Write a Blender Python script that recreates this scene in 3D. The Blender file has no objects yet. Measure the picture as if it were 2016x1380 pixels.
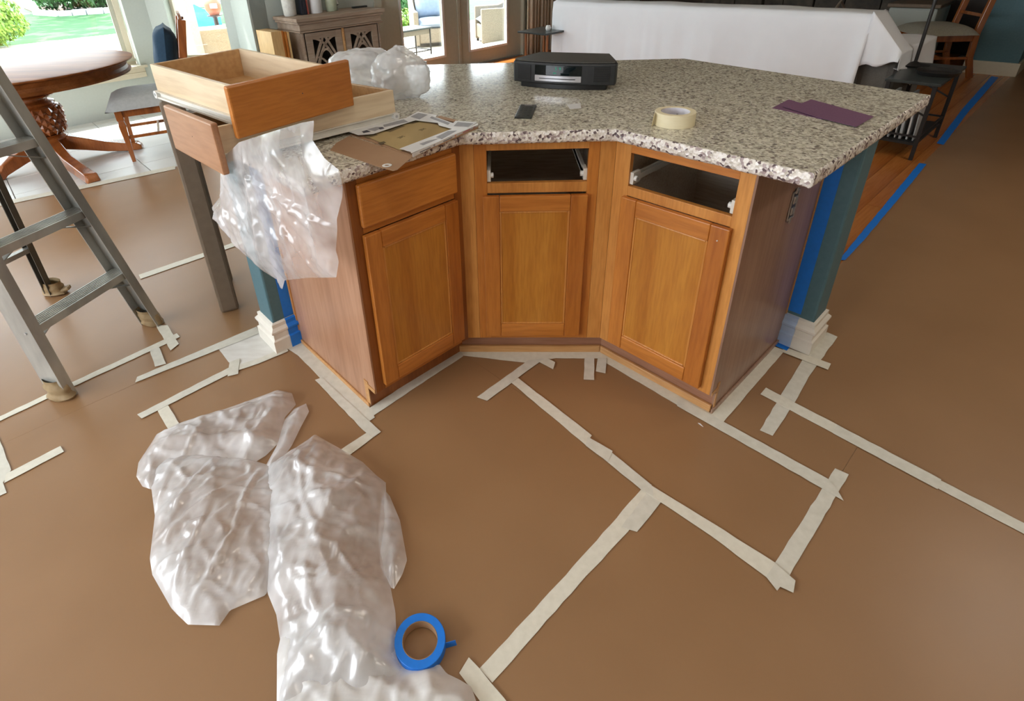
import bpy, bmesh, math, random
import numpy as np
from mathutils import Vector, Matrix, noise
rnd = random.Random(7)
S = bpy.context.scene
COL = S.collection
PI = math.pi
Q = math.sqrt(.5)

# ------------------------------------------------------------ camera
RV = [[0.9973338006955313, 0.05719460552032962, -0.045321816927169224],
      [0.013328381690334241, 0.46784855014683857, 0.8837081465998928],
      [-0.07174708517927907, 0.8819560710289799, -0.4658388611348374]]   # camera's right, up, view directions
FP, CX, CY, CH = 1095.095, 907.262, 472.142, 1.43245
cd = bpy.data.cameras.new('camera'); cam = bpy.data.objects.new('camera', cd); COL.objects.link(cam)
Mx = Matrix(((RV[0][0], RV[1][0], -RV[2][0], 0), (RV[0][1], RV[1][1], -RV[2][1], 0),
             (RV[0][2], RV[1][2], -RV[2][2], CH), (0, 0, 0, 1)))
cam.matrix_world = Mx
cd.sensor_fit = 'HORIZONTAL'; cd.sensor_width = 36; cd.lens = 36 * FP / 2016
cd.shift_x = (1008 - CX) / 2016; cd.shift_y = (CY - 690) / 2016
cd.clip_start = .02; cd.clip_end = 300
S.camera = cam

def ray(u, v):
    a, b = (u - CX) / FP, -(v - CY) / FP
    return Vector([a * RV[0][i] + b * RV[1][i] + RV[2][i] for i in range(3)])
def at(u, v, z=0.0):                      # point at height z seen at pixel (u, v)
    d = ray(u, v); t = (z - CH) / d.z
    return Vector((0, 0, CH)) + d * t
def onp(u, v, p, n):                      # point on the plane (p, n)
    d = ray(u, v); o = Vector((0, 0, CH)); n = Vector(n)
    return o + d * ((Vector(p) - o).dot(n) / d.dot(n))
def aty(u, v, y): return onp(u, v, (0, y, 0), (0, 1, 0))

# ------------------------------------------------------------ world, sun, exposure
W = bpy.data.worlds.new('sky'); S.world = W; W.use_nodes = True
bg = W.node_tree.nodes['Background']
bg.inputs[0].default_value = (.86, .93, 1.0, 1); bg.inputs[1].default_value = 10.0
sd = bpy.data.lights.new('sun', 'SUN'); sun = bpy.data.objects.new('sun', sd); COL.objects.link(sun)
sd.energy = 16; sd.angle = math.radians(.6); sd.color = (1, .93, .82)
SUN = Vector((-.86, .50, 1.62)).normalized()
sun.rotation_euler = SUN.to_track_quat('Z', 'Y').to_euler()
S.view_settings.view_transform = 'Standard'; S.view_settings.look = 'None'
S.view_settings.exposure = 0.0; S.view_settings.gamma = 1
S.view_settings.use_curve_mapping = False
S.cycles.use_denoising = True
S.cycles.max_bounces = 8; S.cycles.diffuse_bounces = 5; S.cycles.transparent_max_bounces = 24
S.cycles.sample_clamp_indirect = 12; S.cycles.caustics_reflective = False; S.cycles.caustics_refractive = False

# ------------------------------------------------------------ materials
MATS = {}
def nodes(name):
    m = bpy.data.materials.new(name); m.use_nodes = True; nt = m.node_tree
    MATS[name] = m
    return m, nt, nt.nodes['Principled BSDF'], nt.nodes['Material Output']
def N(nt, t, **k):
    n = nt.nodes.new(t)
    for a, b in k.items():
        if a in n.inputs: n.inputs[a].default_value = b
        else: setattr(n, a, b)
    return n
def coords(nt, scale=(1, 1, 1), kind='Object', rot=(0, 0, 0)):
    tc = N(nt, 'ShaderNodeTexCoord'); mp = N(nt, 'ShaderNodeMapping')
    mp.inputs['Scale'].default_value = scale; mp.inputs['Rotation'].default_value = rot
    nt.links.new(tc.outputs[kind], mp.inputs['Vector']); return mp.outputs[0]
def ramp(nt, fac, stops, interp='LINEAR'):
    r = N(nt, 'ShaderNodeValToRGB'); r.color_ramp.interpolation = interp
    e = r.color_ramp.elements
    while len(e) < len(stops): e.new(.5)
    for i, (p, c) in enumerate(stops):
        e[i].position = p; e[i].color = (*c, 1)
    nt.links.new(fac, r.inputs[0]); return r.outputs[0]
def bump(nt, b, h, s=.2, d=.01):
    bn = N(nt, 'ShaderNodeBump'); bn.inputs['Strength'].default_value = s; bn.inputs['Distance'].default_value = d
    nt.links.new(h, bn.inputs['Height']); nt.links.new(bn.outputs[0], b.inputs['Normal']); return bn
def pm(name, c1, c2=None, scale=8, stretch=(1, 1, 1), rough=.5, bmp=0, bd=.004, metal=0, detail=4, spec=.5, lo=.3, hi=.7, sheen=0, coat=0):
    m, nt, b, o = nodes(name)
    b.inputs['Roughness'].default_value = rough; b.inputs['Metallic'].default_value = metal
    b.inputs['Specular IOR Level'].default_value = spec
    if coat: b.inputs['Coat Weight'].default_value = coat; b.inputs['Coat Roughness'].default_value = .12
    if sheen: b.inputs['Sheen Weight'].default_value = sheen
    if c2 is None: c2 = tuple(x * .85 for x in c1)
    v = coords(nt, stretch)
    n = N(nt, 'ShaderNodeTexNoise'); n.inputs['Scale'].default_value = scale; n.inputs['Detail'].default_value = detail
    nt.links.new(v, n.inputs['Vector'])
    nt.links.new(ramp(nt, n.outputs[0], [(lo, c1), (hi, c2)]), b.inputs['Base Color'])
    if bmp: bump(nt, b, n.outputs[0], bmp, bd)
    return m
def wood(name, c1, c2, c3, axis='z', rough=.35, sc=9, coat=0.0):
    """grain running along one axis: streaks of stretched noise plus fine pores"""
    m, nt, b, o = nodes(name)
    st = {'x': (.09, 1, 1), 'y': (1, .09, 1), 'z': (1, 1, .09)}[axis]
    v = coords(nt, st)
    n = N(nt, 'ShaderNodeTexNoise'); n.inputs['Scale'].default_value = sc; n.inputs['Detail'].default_value = 6; n.inputs['Distortion'].default_value = .6
    n2 = N(nt, 'ShaderNodeTexNoise'); n2.inputs['Scale'].default_value = sc * 14; n2.inputs['Detail'].default_value = 3
    for q in (n, n2): nt.links.new(v, q.inputs['Vector'])
    c = ramp(nt, n.outputs[0], [(.3, c1), (.5, c2), (.72, c3)])
    g = ramp(nt, n2.outputs[0], [(.35, (.8, .74, .68)), (.6, (1, 1, 1))])
    mx = N(nt, 'ShaderNodeMix', data_type='RGBA', blend_type='MULTIPLY'); mx.inputs[0].default_value = .75
    nt.links.new(c, mx.inputs[6]); nt.links.new(g, mx.inputs[7]); nt.links.new(mx.outputs[2], b.inputs['Base Color'])
    b.inputs['Roughness'].default_value = rough
    if coat: b.inputs['Coat Weight'].default_value = coat; b.inputs['Coat Roughness'].default_value = .2
    bump(nt, b, n2.outputs[0], .08, .002)
    return m

for ax in 'xyz':
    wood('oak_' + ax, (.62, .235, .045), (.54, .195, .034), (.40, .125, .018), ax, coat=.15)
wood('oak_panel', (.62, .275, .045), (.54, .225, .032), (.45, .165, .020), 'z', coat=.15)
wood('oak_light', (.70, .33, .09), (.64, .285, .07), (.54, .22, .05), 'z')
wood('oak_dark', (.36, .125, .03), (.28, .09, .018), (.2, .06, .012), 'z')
wood('raw_panel', (.50, .285, .18), (.42, .225, .135), (.33, .165, .10), 'z', rough=.32, sc=5)
wood('raw_front', (.47, .25, .135), (.40, .20, .10), (.33, .15, .07), 'x', rough=.4, sc=5)
wood('raw_strip', (.62, .36, .16), (.55, .29, .11), (.45, .22, .08), 'x', rough=.45)
wood('kick_brown', (.42, .22, .14), (.33, .16, .095), (.25, .11, .06), 'x', rough=.4)
wood('maple', (.64, .41, .20), (.58, .35, .16), (.5, .29, .12), 'y', rough=.4, sc=4)
wood('maple_out', (.80, .67, .48), (.76, .61, .42), (.70, .54, .35), 'y', rough=.35, sc=4)
wood('ply_inside', (.80, .72, .62), (.76, .67, .57), (.70, .60, .5), 'x', rough=.5)
wood('chestnut', (.42, .14, .035), (.32, .095, .02), (.2, .055, .012), 'z', rough=.22, coat=.5)
wood('chestnut_top', (.30, .11, .035), (.22, .075, .02), (.13, .04, .011), 'x', rough=.42)
MATS['chestnut_top'].node_tree.nodes['Principled BSDF'].inputs['Specular IOR Level'].default_value = .12
wood('bleached', (.46, .36, .28), (.37, .28, .21), (.27, .19, .14), 'x', rough=.7, sc=7)
wood('floor_wood', (.50, .19, .045), (.40, .13, .028), (.28, .085, .02), 'x', rough=.25, sc=6)
wood('birch', (.78, .55, .27), (.72, .48, .22), (.64, .4, .17), 'z')

pm('steel_slide', (.78, .76, .70), (.68, .66, .6), 20, rough=.4, spec=.5)
pm('zinc', (.6, .62, .64), (.45, .47, .5), 40, rough=.3, metal=.9)
pm('white_plastic', (.8, .8, .78), rough=.4)
pm('teal_wall', (.085, .175, .205), (.072, .155, .185), 60, rough=.55, bmp=.12, bd=.002)
pm('sage_wall', (.47, .52, .49), (.45, .50, .47), 50, rough=.6, bmp=.08, bd=.002)
pm('cream_trim', (.62, .57, .45), (.59, .54, .42), 30, rough=.4)
pm('door_paint', (.46, .46, .38), (.43, .43, .355), 30, rough=.4)
pm('baseboard_white', (.80, .76, .68), (.76, .72, .64), 20, rough=.35)
pm('ceiling_white', (.8, .79, .76), rough=.8)
pm('room_wall', (.62, .6, .54), rough=.8)
pm('paper_brown', (.302, .168, .080), (.272, .149, .069), 3.2, rough=.36, bmp=.25, bd=.004, detail=5, spec=.55)
pm('tape_cream', (.73, .70, .60), (.66, .63, .53), 60, rough=.6, bmp=.3, bd=.001)
pm('tape_cream2', (.68, .66, .58), (.60, .58, .5), 40, rough=.6, bmp=.3, bd=.001)
pm('masking_film', (.74, .73, .70), (.62, .6, .56), 12, (1, 3, 1), rough=.35, bmp=.3, bd=.003)
pm('tape_blue', (.004, .19, .74), (.006, .17, .66), 60, rough=.5, bmp=.2, bd=.001)
pm('tape_blue_pale', (.42, .53, .72), (.34, .46, .68), 30, rough=.6)
pm('cream_roll', (.80, .72, .50), (.76, .67, .45), 30, (1, 1, 6), rough=.6)
pm('roll_core', (.75, .74, .78), (.6, .58, .66), 30, rough=.6)
pm('card_brown', (.40, .245, .14), (.37, .22, .125), 14, rough=.7)
pm('black_case', (.028, .030, .033), (.022, .024, .027), 60, rough=.38, bmp=.05, bd=.001)
pm('black_top', (.055, .052, .045), (.045, .043, .037), 80, rough=.5)
pm('black_deep', (.008, .008, .009), rough=.4)
pm('display_glass', (.003, .008, .010), rough=.05)
pm('silver_face', (.62, .62, .66), rough=.25, metal=.4)
pm('remote_black', (.025, .028, .025), rough=.35)
pm('button_grey', (.05, .055, .05), rough=.4)
pm('sandpaper', (.165, .072, .135), (.14, .06, .115), 200, rough=.9, bmp=.4, bd=.001)
pm('sheet_white', (.90, .92, .96), (.87, .89, .93), 6, rough=.85)
pm('grey_fabric', (.19, .185, .165), (.15, .145, .13), 150, rough=.95, bmp=.3, bd=.002)
pm('seat_fabric', (.42, .43, .42), (.36, .37, .36), 40, rough=.9, bmp=.3, bd=.002)
pm('seat_beige', (.40, .38, .31), (.34, .32, .26), 60, rough=.9, bmp=.2, bd=.002)
pm('navy_cloth', (.012, .045, .085), (.01, .035, .07), 60, rough=.85, bmp=.3, bd=.003)
pm('aluminium', (.50, .50, .46), (.33, .325, .30), 9, (1, 1, .35), rough=.42, metal=.55, bmp=.15, bd=.002, lo=.35, hi=.62)
pm('aluminium_dark', (.13, .13, .115), (.09, .09, .08), 12, rough=.5, metal=.4)
pm('paper_wrap', (.36, .26, .14), (.26, .18, .09), 25, rough=.6, bmp=.6, bd=.006)
pm('stool_brown', (.20, .15, .105), (.17, .125, .085), 30, rough=.6, bmp=.2, bd=.002)
pm('iron', (.02, .018, .017), rough=.45)
pm('slate_top', (.05, .06, .058), (.03, .036, .035), 14, rough=.3)
pm('tile', (.70, .70, .68), (.63, .64, .62), 5, rough=.28, bmp=.1, bd=.002)
pm('grout', (.42, .41, .38), rough=.9)
pm('stone_dark', (.10, .085, .065), (.04, .035, .03), 9, rough=.8, bmp=.5, bd=.01)
pm('dark_wood_wall', (.05, .03, .018), (.03, .018, .01), 8, rough=.5)
pm('curtain', (.52, .46, .36), (.46, .40, .31), 30, rough=.9)
pm('lawn', (.038, .15, .036), (.025, .11, .027), 3, rough=.9, bmp=.6, bd=.03, detail=8)
pm('concrete', (.60, .54, .46), (.52, .46, .39), 4, rough=.85)
pm('edging_stone', (.62, .64, .66), (.45, .47, .5), 5, rough=.85, bmp=.4, bd=.01)
pm('mulch', (.12, .07, .05), (.06, .035, .025), 20, rough=.95)
pm('leaf_lime', (.20, .33, .03), (.09, .20, .02), 6, rough=.5)
pm('leaf_green', (.05, .15, .035), (.02, .08, .02), 4, rough=.55)
pm('bark', (.16, .1, .06), rough=.9)
pm('wicker_grey', (.34, .29, .23), (.2, .16, .12), 90, (1, 1, 2.5), rough=.7, bmp=.7, bd=.006)
pm('wicker_tan', (.52, .42, .30), (.34, .25, .17), 70, (1, 1, 2.5), rough=.7, bmp=.7, bd=.006)
pm('cushion_blue', (.26, .32, .42), (.22, .28, .38), 20, rough=.9)
pm('towel_blue', (.06, .28, .60), (.05, .24, .54), 8, rough=.85)
pm('hose_blue', (.03, .30, .75), rough=.4)
pm('terracotta', (.38, .12, .06), (.28, .08, .04), 10, rough=.6)
pm('white_paint', (.8, .8, .8), rough=.5)
pm('textured_white', (.72, .72, .68), (.6, .6, .56), 45, rough=.5, bmp=.8, bd=.006)
pm('book_dark', (.02, .022, .035), rough=.5)
pm('book_red', (.35, .07, .05), rough=.6)
pm('red_print', (.62, .03, .03), rough=.5)
pm('dark_print', (.06, .06, .09), rough=.6)
pm('grey_print', (.36, .36, .38), (.30, .30, .32), 90, rough=.6)
pm('orange_print', (.7, .22, .08), rough=.6)
pm('packet_white', (.80, .80, .80), rough=.4)
pm('tan_grit', (.46, .34, .155), (.34, .24, .10), 10, (1, .35, 1), rough=.8)
pm('tan_smudge', (.12, .085, .04), (.2, .15, .07), 30, rough=.85)
pm('stucco', (.50, .42, .33), (.42, .35, .27), 30, rough=.9, bmp=.4, bd=.01)
pm('magazine_pale', (.5, .52, .54), (.42, .44, .46), 10, rough=.4)
pm('jar_glass', (.55, .58, .42), (.4, .45, .33), 12, rough=.1)

def glass_mat():
    m, nt, b, o = nodes('window_glass')
    t = N(nt, 'ShaderNodeBsdfTransparent'); g = N(nt, 'ShaderNodeBsdfGlossy'); g.inputs['Roughness'].default_value = .01
    lw = N(nt, 'ShaderNodeLayerWeight'); lw.inputs[0].default_value = .5; pw = N(nt, 'ShaderNodeMath', operation='POWER'); pw.inputs[1].default_value = 5
    fr = N(nt, 'ShaderNodeMath', operation='MULTIPLY_ADD'); fr.inputs[1].default_value = .85; fr.inputs[2].default_value = .05
    nt.links.new(lw.outputs['Facing'], pw.inputs[0]); nt.links.new(pw.outputs[0], fr.inputs[0]); mx = N(nt, 'ShaderNodeMixShader')
    t.inputs[0].default_value = (.96, .98, .97, 1)
    nt.links.new(fr.outputs[0], mx.inputs[0]); nt.links.new(t.outputs[0], mx.inputs[1]); nt.links.new(g.outputs[0], mx.inputs[2])
    nt.links.new(mx.outputs[0], o.inputs[0])
glass_mat()
def plastic_mat(name, clear, tint=(.9, .9, .92), rough=.25, sc=26, gl0=.09):
    """thin milky film: part clear, part scattering, with a sheen"""
    m, nt, b, o = nodes(name)
    tr = N(nt, 'ShaderNodeBsdfTransparent'); tl = N(nt, 'ShaderNodeBsdfTranslucent'); df = N(nt, 'ShaderNodeBsdfDiffuse')
    gl = N(nt, 'ShaderNodeBsdfGlossy'); gl.inputs['Roughness'].default_value = rough; gl.inputs[0].default_value = (1, 1, 1, 1)
    for q in (tl, df): q.inputs[0].default_value = (*tint, 1)
    m1 = N(nt, 'ShaderNodeMixShader'); m1.inputs[0].default_value = .35
    nt.links.new(df.outputs[0], m1.inputs[1]); nt.links.new(tl.outputs[0], m1.inputs[2])
    m2 = N(nt, 'ShaderNodeMixShader')
    n = N(nt, 'ShaderNodeTexNoise'); n.inputs['Scale'].default_value = 7; n.inputs['Detail'].default_value = 3
    nt.links.new(coords(nt), n.inputs['Vector'])
    c = ramp(nt, n.outputs[0], [(.38, (max(0, clear - .2),) * 3), (.62, (min(1, clear + .2),) * 3)])
    nt.links.new(c, m2.inputs[0]); nt.links.new(m1.outputs[0], m2.inputs[1]); nt.links.new(tr.outputs[0], m2.inputs[2])
    m3 = N(nt, 'ShaderNodeMixShader'); lw = N(nt, 'ShaderNodeLayerWeight'); lw.inputs[0].default_value = .5; pw = N(nt, 'ShaderNodeMath', operation='POWER'); pw.inputs[1].default_value = 4
    ma = N(nt, 'ShaderNodeMath', operation='MULTIPLY_ADD'); ma.inputs[1].default_value = .5; ma.inputs[2].default_value = gl0
    nt.links.new(lw.outputs['Facing'], pw.inputs[0]); nt.links.new(pw.outputs[0], ma.inputs[0]); nt.links.new(ma.outputs[0], m3.inputs[0])
    nt.links.new(m2.outputs[0], m3.inputs[1]); nt.links.new(gl.outputs[0], m3.inputs[2])
    vo = N(nt, 'ShaderNodeTexVoronoi'); vo.inputs['Scale'].default_value = sc; vo.feature = 'DISTANCE_TO_EDGE'
    nt.links.new(coords(nt, (1, 1.6, 1)), vo.inputs['Vector'])
    bn = N(nt, 'ShaderNodeBump'); bn.inputs['Strength'].default_value = .22; bn.inputs['Distance'].default_value = .006
    nt.links.new(vo.outputs[0], bn.inputs['Height'])
    for q in (df, tl, gl): nt.links.new(bn.outputs[0], q.inputs['Normal'])
    nt.links.new(m3.outputs[0], o.inputs[0]); return m
plastic_mat('film_clear', .52, rough=.2, gl0=.05)
plastic_mat('film_milky', .38, sc=12)
plastic_mat('film_white', .08, (.88, .87, .86), .4, 12)

def granite():
    m, nt, b, o = nodes('granite')
    v = coords(nt, (1, 1, 1))
    nz = N(nt, 'ShaderNodeTexNoise'); nz.inputs['Scale'].default_value = 60; nz.inputs['Detail'].default_value = 2
    nt.links.new(v, nz.inputs['Vector'])
    ad = N(nt, 'ShaderNodeVectorMath', operation='MULTIPLY_ADD'); ad.inputs[1].default_value = (.012, .012, .012)
    nt.links.new(nz.outputs['Color'], ad.inputs[0]); nt.links.new(v, ad.inputs[2])
    v1 = N(nt, 'ShaderNodeTexVoronoi'); v1.inputs['Scale'].default_value = 150
    v2 = N(nt, 'ShaderNodeTexVoronoi'); v2.inputs['Scale'].default_value = 95
    for q in (v1, v2): nt.links.new(ad.outputs[0], q.inputs['Vector'])
    sp = N(nt, 'ShaderNodeSeparateColor'); nt.links.new(v1.outputs['Color'], sp.inputs[0])
    c1 = ramp(nt, sp.outputs[0], [(0, (.70, .66, .53)), (.26, (.48, .45, .35)), (.46, (.36, .33, .26)), (.60, (.82, .79, .67)),
                                   (.82, (.24, .19, .165)), (.94, (.08, .065, .065))], 'CONSTANT')
    sp2 = N(nt, 'ShaderNodeSeparateColor'); nt.links.new(v2.outputs['Color'], sp2.inputs[0])
    c2 = ramp(nt, sp2.outputs[1], [(0, (.64, .61, .49)), (.3, (.42, .39, .31)), (.62, (.76, .73, .62)), (.85, (.16, .13, .12))], 'CONSTANT')
    mx = N(nt, 'ShaderNodeMix', data_type='RGBA'); mx.inputs[0].default_value = .42
    nt.links.new(c1, mx.inputs[6]); nt.links.new(c2, mx.inputs[7]); nt.links.new(mx.outputs[2], b.inputs['Base Color'])
    b.inputs['Roughness'].default_value = .13; b.inputs['Specular IOR Level'].default_value = .5
granite()
def granite_edge():
    m, nt, b, o = nodes('granite_edge')
    v = coords(nt)
    v1 = N(nt, 'ShaderNodeTexVoronoi'); v1.inputs['Scale'].default_value = 125; nt.links.new(v, v1.inputs['Vector'])
    sp = N(nt, 'ShaderNodeSeparateColor'); nt.links.new(v1.outputs['Color'], sp.inputs[0])
    nt.links.new(ramp(nt, sp.outputs[0], [(0, (.82, .77, .70)), (.34, (.62, .57, .5)), (.52, (.86, .82, .78)), (.72, (.42, .34, .33)), (.87, (.14, .10, .105))], 'CONSTANT'), b.inputs['Base Color'])
    b.inputs['Roughness'].default_value = .25
    bump(nt, b, v1.outputs['Distance'], .7, .004)
granite_edge()
def led():
    m, nt, b, o = nodes('led_green')
    b.inputs['Base Color'].default_value = (0, .1, .06, 1)
    b.inputs['Emission Color'].default_value = (.0, .55, .30, 1); b.inputs['Emission Strength'].default_value = .45
led()
m_, nt_, b_, o_ = nodes('fill_lamp_glow'); b_.inputs['Emission Color'].default_value = (1, .87, .7, 1); b_.inputs['Emission Strength'].default_value = 12  # glow for the ceiling lamps added as interior fill

# ------------------------------------------------------------ mesh helpers
class MB:
    def __init__(s): s.v = []; s.f = []
    def add(s, vs, fs):
        o = len(s.v); s.v += [tuple(p) for p in vs]; s.f += [tuple(i + o for i in f) for f in fs]; return s
    def box(s, x0, x1, y0, y1, z0, z1):
        return s.add([(x, y, z) for z in (z0, z1) for y in (y0, y1) for x in (x0, x1)],
                     [(0, 2, 3, 1), (4, 5, 7, 6), (0, 1, 5, 4), (2, 6, 7, 3), (0, 4, 6, 2), (1, 3, 7, 5)])
    def obox(s, a, b, w, h, up=(0, 0, 1)):     # bar from a to b, w wide, h high
        a, b = Vector(a), Vector(b); d = (b - a).normalized(); up = Vector(up)
        sx = d.cross(up); sx = sx.normalized() if sx.length > 1e-4 else Vector((1, 0, 0)); sy = sx.cross(d).normalized()
        vs = [p + sx * i * w / 2 + sy * j * h / 2 for p in (a, b) for i, j in ((-1, -1), (1, -1), (1, 1), (-1, 1))]
        return s.add(vs, [(3, 2, 1, 0), (4, 5, 6, 7), (0, 1, 5, 4), (1, 2, 6, 5), (2, 3, 7, 6), (3, 0, 4, 7)])
    def prism(s, poly, z0, z1):
        n = len(poly)
        ar = sum(poly[i][0] * poly[(i + 1) % n][1] - poly[(i + 1) % n][0] * poly[i][1] for i in range(n))
        if ar < 0: poly = poly[::-1]
        vs = [(p[0], p[1], z0) for p in poly] + [(p[0], p[1], z1) for p in poly]
        return s.add(vs, [tuple(range(n))[::-1], tuple(range(n, 2 * n))] + [(i, (i + 1) % n, (i + 1) % n + n, i + n) for i in range(n)])
    def lathe(s, prof, n=32, c=(0, 0, 0), cap=True):
        k = len(prof); vs = []; fs = []
        for r, z in prof:
            for i in range(n):
                a = 2 * PI * i / n; vs.append((c[0] + r * math.cos(a), c[1] + r * math.sin(a), c[2] + z))
        for j in range(k - 1):
            for i in range(n):
                fs.append((j * n + i, j * n + (i + 1) % n, (j + 1) * n + (i + 1) % n, (j + 1) * n + i))
        if cap:
            fs.append(tuple(range(n))[::-1]); fs.append(tuple(range((k - 1) * n, k * n)))
        return s.add(vs, fs)
    def tube(s, pts, r, n=8, closed=False):
        pts = [Vector(p) for p in pts]; vs = []; fs = []; m = len(pts)
        for i, p in enumerate(pts):
            d = (pts[min(i + 1, m - 1)] - pts[max(i - 1, 0)]).normalized() if not closed else (pts[(i + 1) % m] - pts[i - 1]).normalized()
            u = d.cross(Vector((0, 0, 1))); u = u.normalized() if u.length > 1e-3 else Vector((1, 0, 0)); w = u.cross(d)
            rr = r[i] if isinstance(r, (list, tuple)) else r
            for k in range(n):
                a = 2 * PI * k / n; vs.append(p + u * rr * math.cos(a) + w * rr * math.sin(a))
        for i in range(m if closed else m - 1):
            for k in range(n):
                j = (i + 1) % m; fs.append((i * n + k, j * n + k, j * n + (k + 1) % n, i * n + (k + 1) % n))
        if not closed: fs.append(tuple(range(n))); fs.append(tuple(range((m - 1) * n, m * n))[::-1])
        return s.add(vs, fs)
    def build(s, name, mat, parent=None, smooth=False, bevel=0, loc=None, rot=None):
        me = bpy.data.meshes.new(name); me.from_pydata(s.v, [], s.f); me.validate()
        bm = bmesh.new(); bm.from_mesh(me); bmesh.ops.recalc_face_normals(bm, faces=bm.faces); bm.to_mesh(me); bm.free()
        return link(name, me, mat, parent, smooth, bevel, loc, rot)
def link(name, me, mat, parent=None, smooth=False, bevel=0, loc=None, rot=None):
    ms = mat if isinstance(mat, (list, tuple)) else [mat]
    for x in ms: me.materials.append(MATS[x])
    if smooth is True:
        me.polygons.foreach_set('use_smooth', [True] * len(me.polygons))
    elif smooth:
        me.polygons.foreach_set('use_smooth', [True] * len(me.polygons)); me.set_sharp_from_angle(angle=math.radians(smooth))
    o = bpy.data.objects.new(name, me); COL.objects.link(o)
    if parent: o.parent = parent
    if loc is not None: o.location = loc
    if rot is not None: o.rotation_euler = (0, 0, rot) if isinstance(rot, (int, float)) else rot
    if bevel:
        b = o.modifiers.new('b', 'BEVEL'); b.width = bevel; b.segments = 2; b.limit_method = 'ANGLE'
    return o
def tag(o, label=None, cat=None, group=None, kind=None):
    for k, v in (('label', label), ('category', cat), ('group', group), ('kind', kind)):
        if v: o[k] = v
    return o
def empty(name, loc=(0, 0, 0), rot=0, label=None, cat=None, group=None, kind=None):
    o = bpy.data.objects.new(name, None); COL.objects.link(o); o.empty_display_size = .1
    o.location = loc; o.rotation_euler = (0, 0, rot) if isinstance(rot, (int, float)) else rot
    return tag(o, label, cat, group, kind)
def struct(name, o): o['kind'] = 'structure'; return o
def kids(o): return [c for c in bpy.data.objects if c.parent == o]
def copy_tree(o, parent=None):
    c = o.copy(); COL.objects.link(c)
    if parent: c.parent = parent
    for k in kids(o): copy_tree(k, c)
    return c
def H(x, y, z=0): return Vector((Q * (x - y), Q * (x + y), z))     # house axes: x towards the living room, y towards the garden
A45 = PI / 4
def text_mesh(body, size, ext=.0002):
    cu = bpy.data.curves.new('t', 'FONT'); cu.body = body; cu.size = size; cu.extrude = ext; cu.align_x = 'CENTER'; cu.align_y = 'CENTER'
    o = bpy.data.objects.new('t', cu); COL.objects.link(o)
    dg = bpy.context.evaluated_depsgraph_get(); me = bpy.data.meshes.new_from_object(o.evaluated_get(dg))
    bpy.data.objects.remove(o); return me
def in_poly(x, y, P):
    c = False; n = len(P)
    for i in range(n):
        x1, y1 = P[i]; x2, y2 = P[i - 1]
        if (y1 > y) != (y2 > y) and x < (x2 - x1) * (y - y1) / (y2 - y1) + x1: c = not c
    return c
def grid_poly(poly, step):
    """regular grid clipped to a polygon, border vertices pulled onto the outline; returns points, faces and distance to the outline"""
    P = np.array([(p[0], p[1]) for p in poly], float)
    A_ = P; B_ = np.roll(P, -1, axis=0)
    x0, y0 = P.min(0) - step; x1, y1 = P.max(0) + step
    xs = np.arange(x0, x1 + step, step); ys = np.arange(y0, y1 + step, step)
    ins = np.zeros((len(xs) - 1, len(ys) - 1), bool)
    for i in range(len(xs) - 1):
        for j in range(len(ys) - 1):
            ins[i, j] = in_poly(xs[i] + step / 2, ys[j] + step / 2, poly)
    idx = {}; pts = []; fs = []
    def vid(i, j):
        if (i, j) not in idx: idx[i, j] = len(pts); pts.append((xs[i], ys[j]))
        return idx[i, j]
    for i, j in zip(*np.nonzero(ins)): fs.append((vid(i, j), vid(i + 1, j), vid(i + 1, j + 1), vid(i, j + 1)))
    border = set()
    for (i, j), k in idx.items():
        if not (0 < i < len(xs) - 1 and 0 < j < len(ys) - 1 and ins[i - 1, j - 1] and ins[i, j - 1] and ins[i - 1, j] and ins[i, j]): border.add(k)
    X = np.array(pts)
    D = B_ - A_; L = (D ** 2).sum(1) + 1e-12
    t = np.clip(((X[:, None] - A_[None]) * D[None]).sum(2) / L, 0, 1)
    C = A_[None] + t[..., None] * D[None]; dist = np.sqrt(((X[:, None] - C) ** 2).sum(2)); k = dist.argmin(1)
    dm = dist.min(1)
    for b in border: X[b] = C[b, k[b]]; dm[b] = 0
    return X, fs, dm
def crumple(p, sc, st=(1, 1, 1)):
    """faceted creases"""
    v = Vector((p[0] * sc * st[0], p[1] * sc * st[1], p[2] * sc * st[2]))
    w = v + noise.noise_vector(v * .6) * .7
    d, _ = noise.voronoi(w)
    return d[0]
def ridge(p, sc):
    return 1 - abs(noise.noise(Vector(p) * sc)) * 2

# ============================================================ THE SETTING
FLZ = 0.0
fl = MB().box(-3.0, 9.2, -3.2, 7.0, -.12, -.008).build('floor', 'grout', rot=A45); fl['kind'] = 'structure'
tm = MB().box(-.2125, .2125, -.2125, .2125, -.008, 0); proto = None
for i in range(9):
    for j in range(6):
        x, y = -1.5 + .43 * i, 4.72 + .43 * j
        if x > 2.15: continue
        if proto is None:
            t = tm.build('tile', 'tile', fl, bevel=.002); proto = t
        else:
            t = proto.copy(); COL.objects.link(t)
        t.location = (x, y, 0)
pp = None
for j in range(48):                                   # wood planks of the living room, running along the house x axis
    y0 = .40 + j * .112
    for k, (x0, ln) in enumerate(((2.1, 1.6), (3.7, 1.35), (5.05, 1.7), (6.75, 2.3))):
        if y0 > 5.7 or (y0 > 2.6 and k < 1): continue
        x0 += (j * .37) % .5 - .25
        if pp is None:
            t = MB().box(0, 1, -.0552, .0552, -.008, 0).build('plank', 'floor_wood', fl); pp = t
        else: t = pp.copy(); COL.objects.link(t)
        t.location = (x0, y0, -rnd.random() * .0006); t.scale = (ln - .003, 1, 1)

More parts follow.
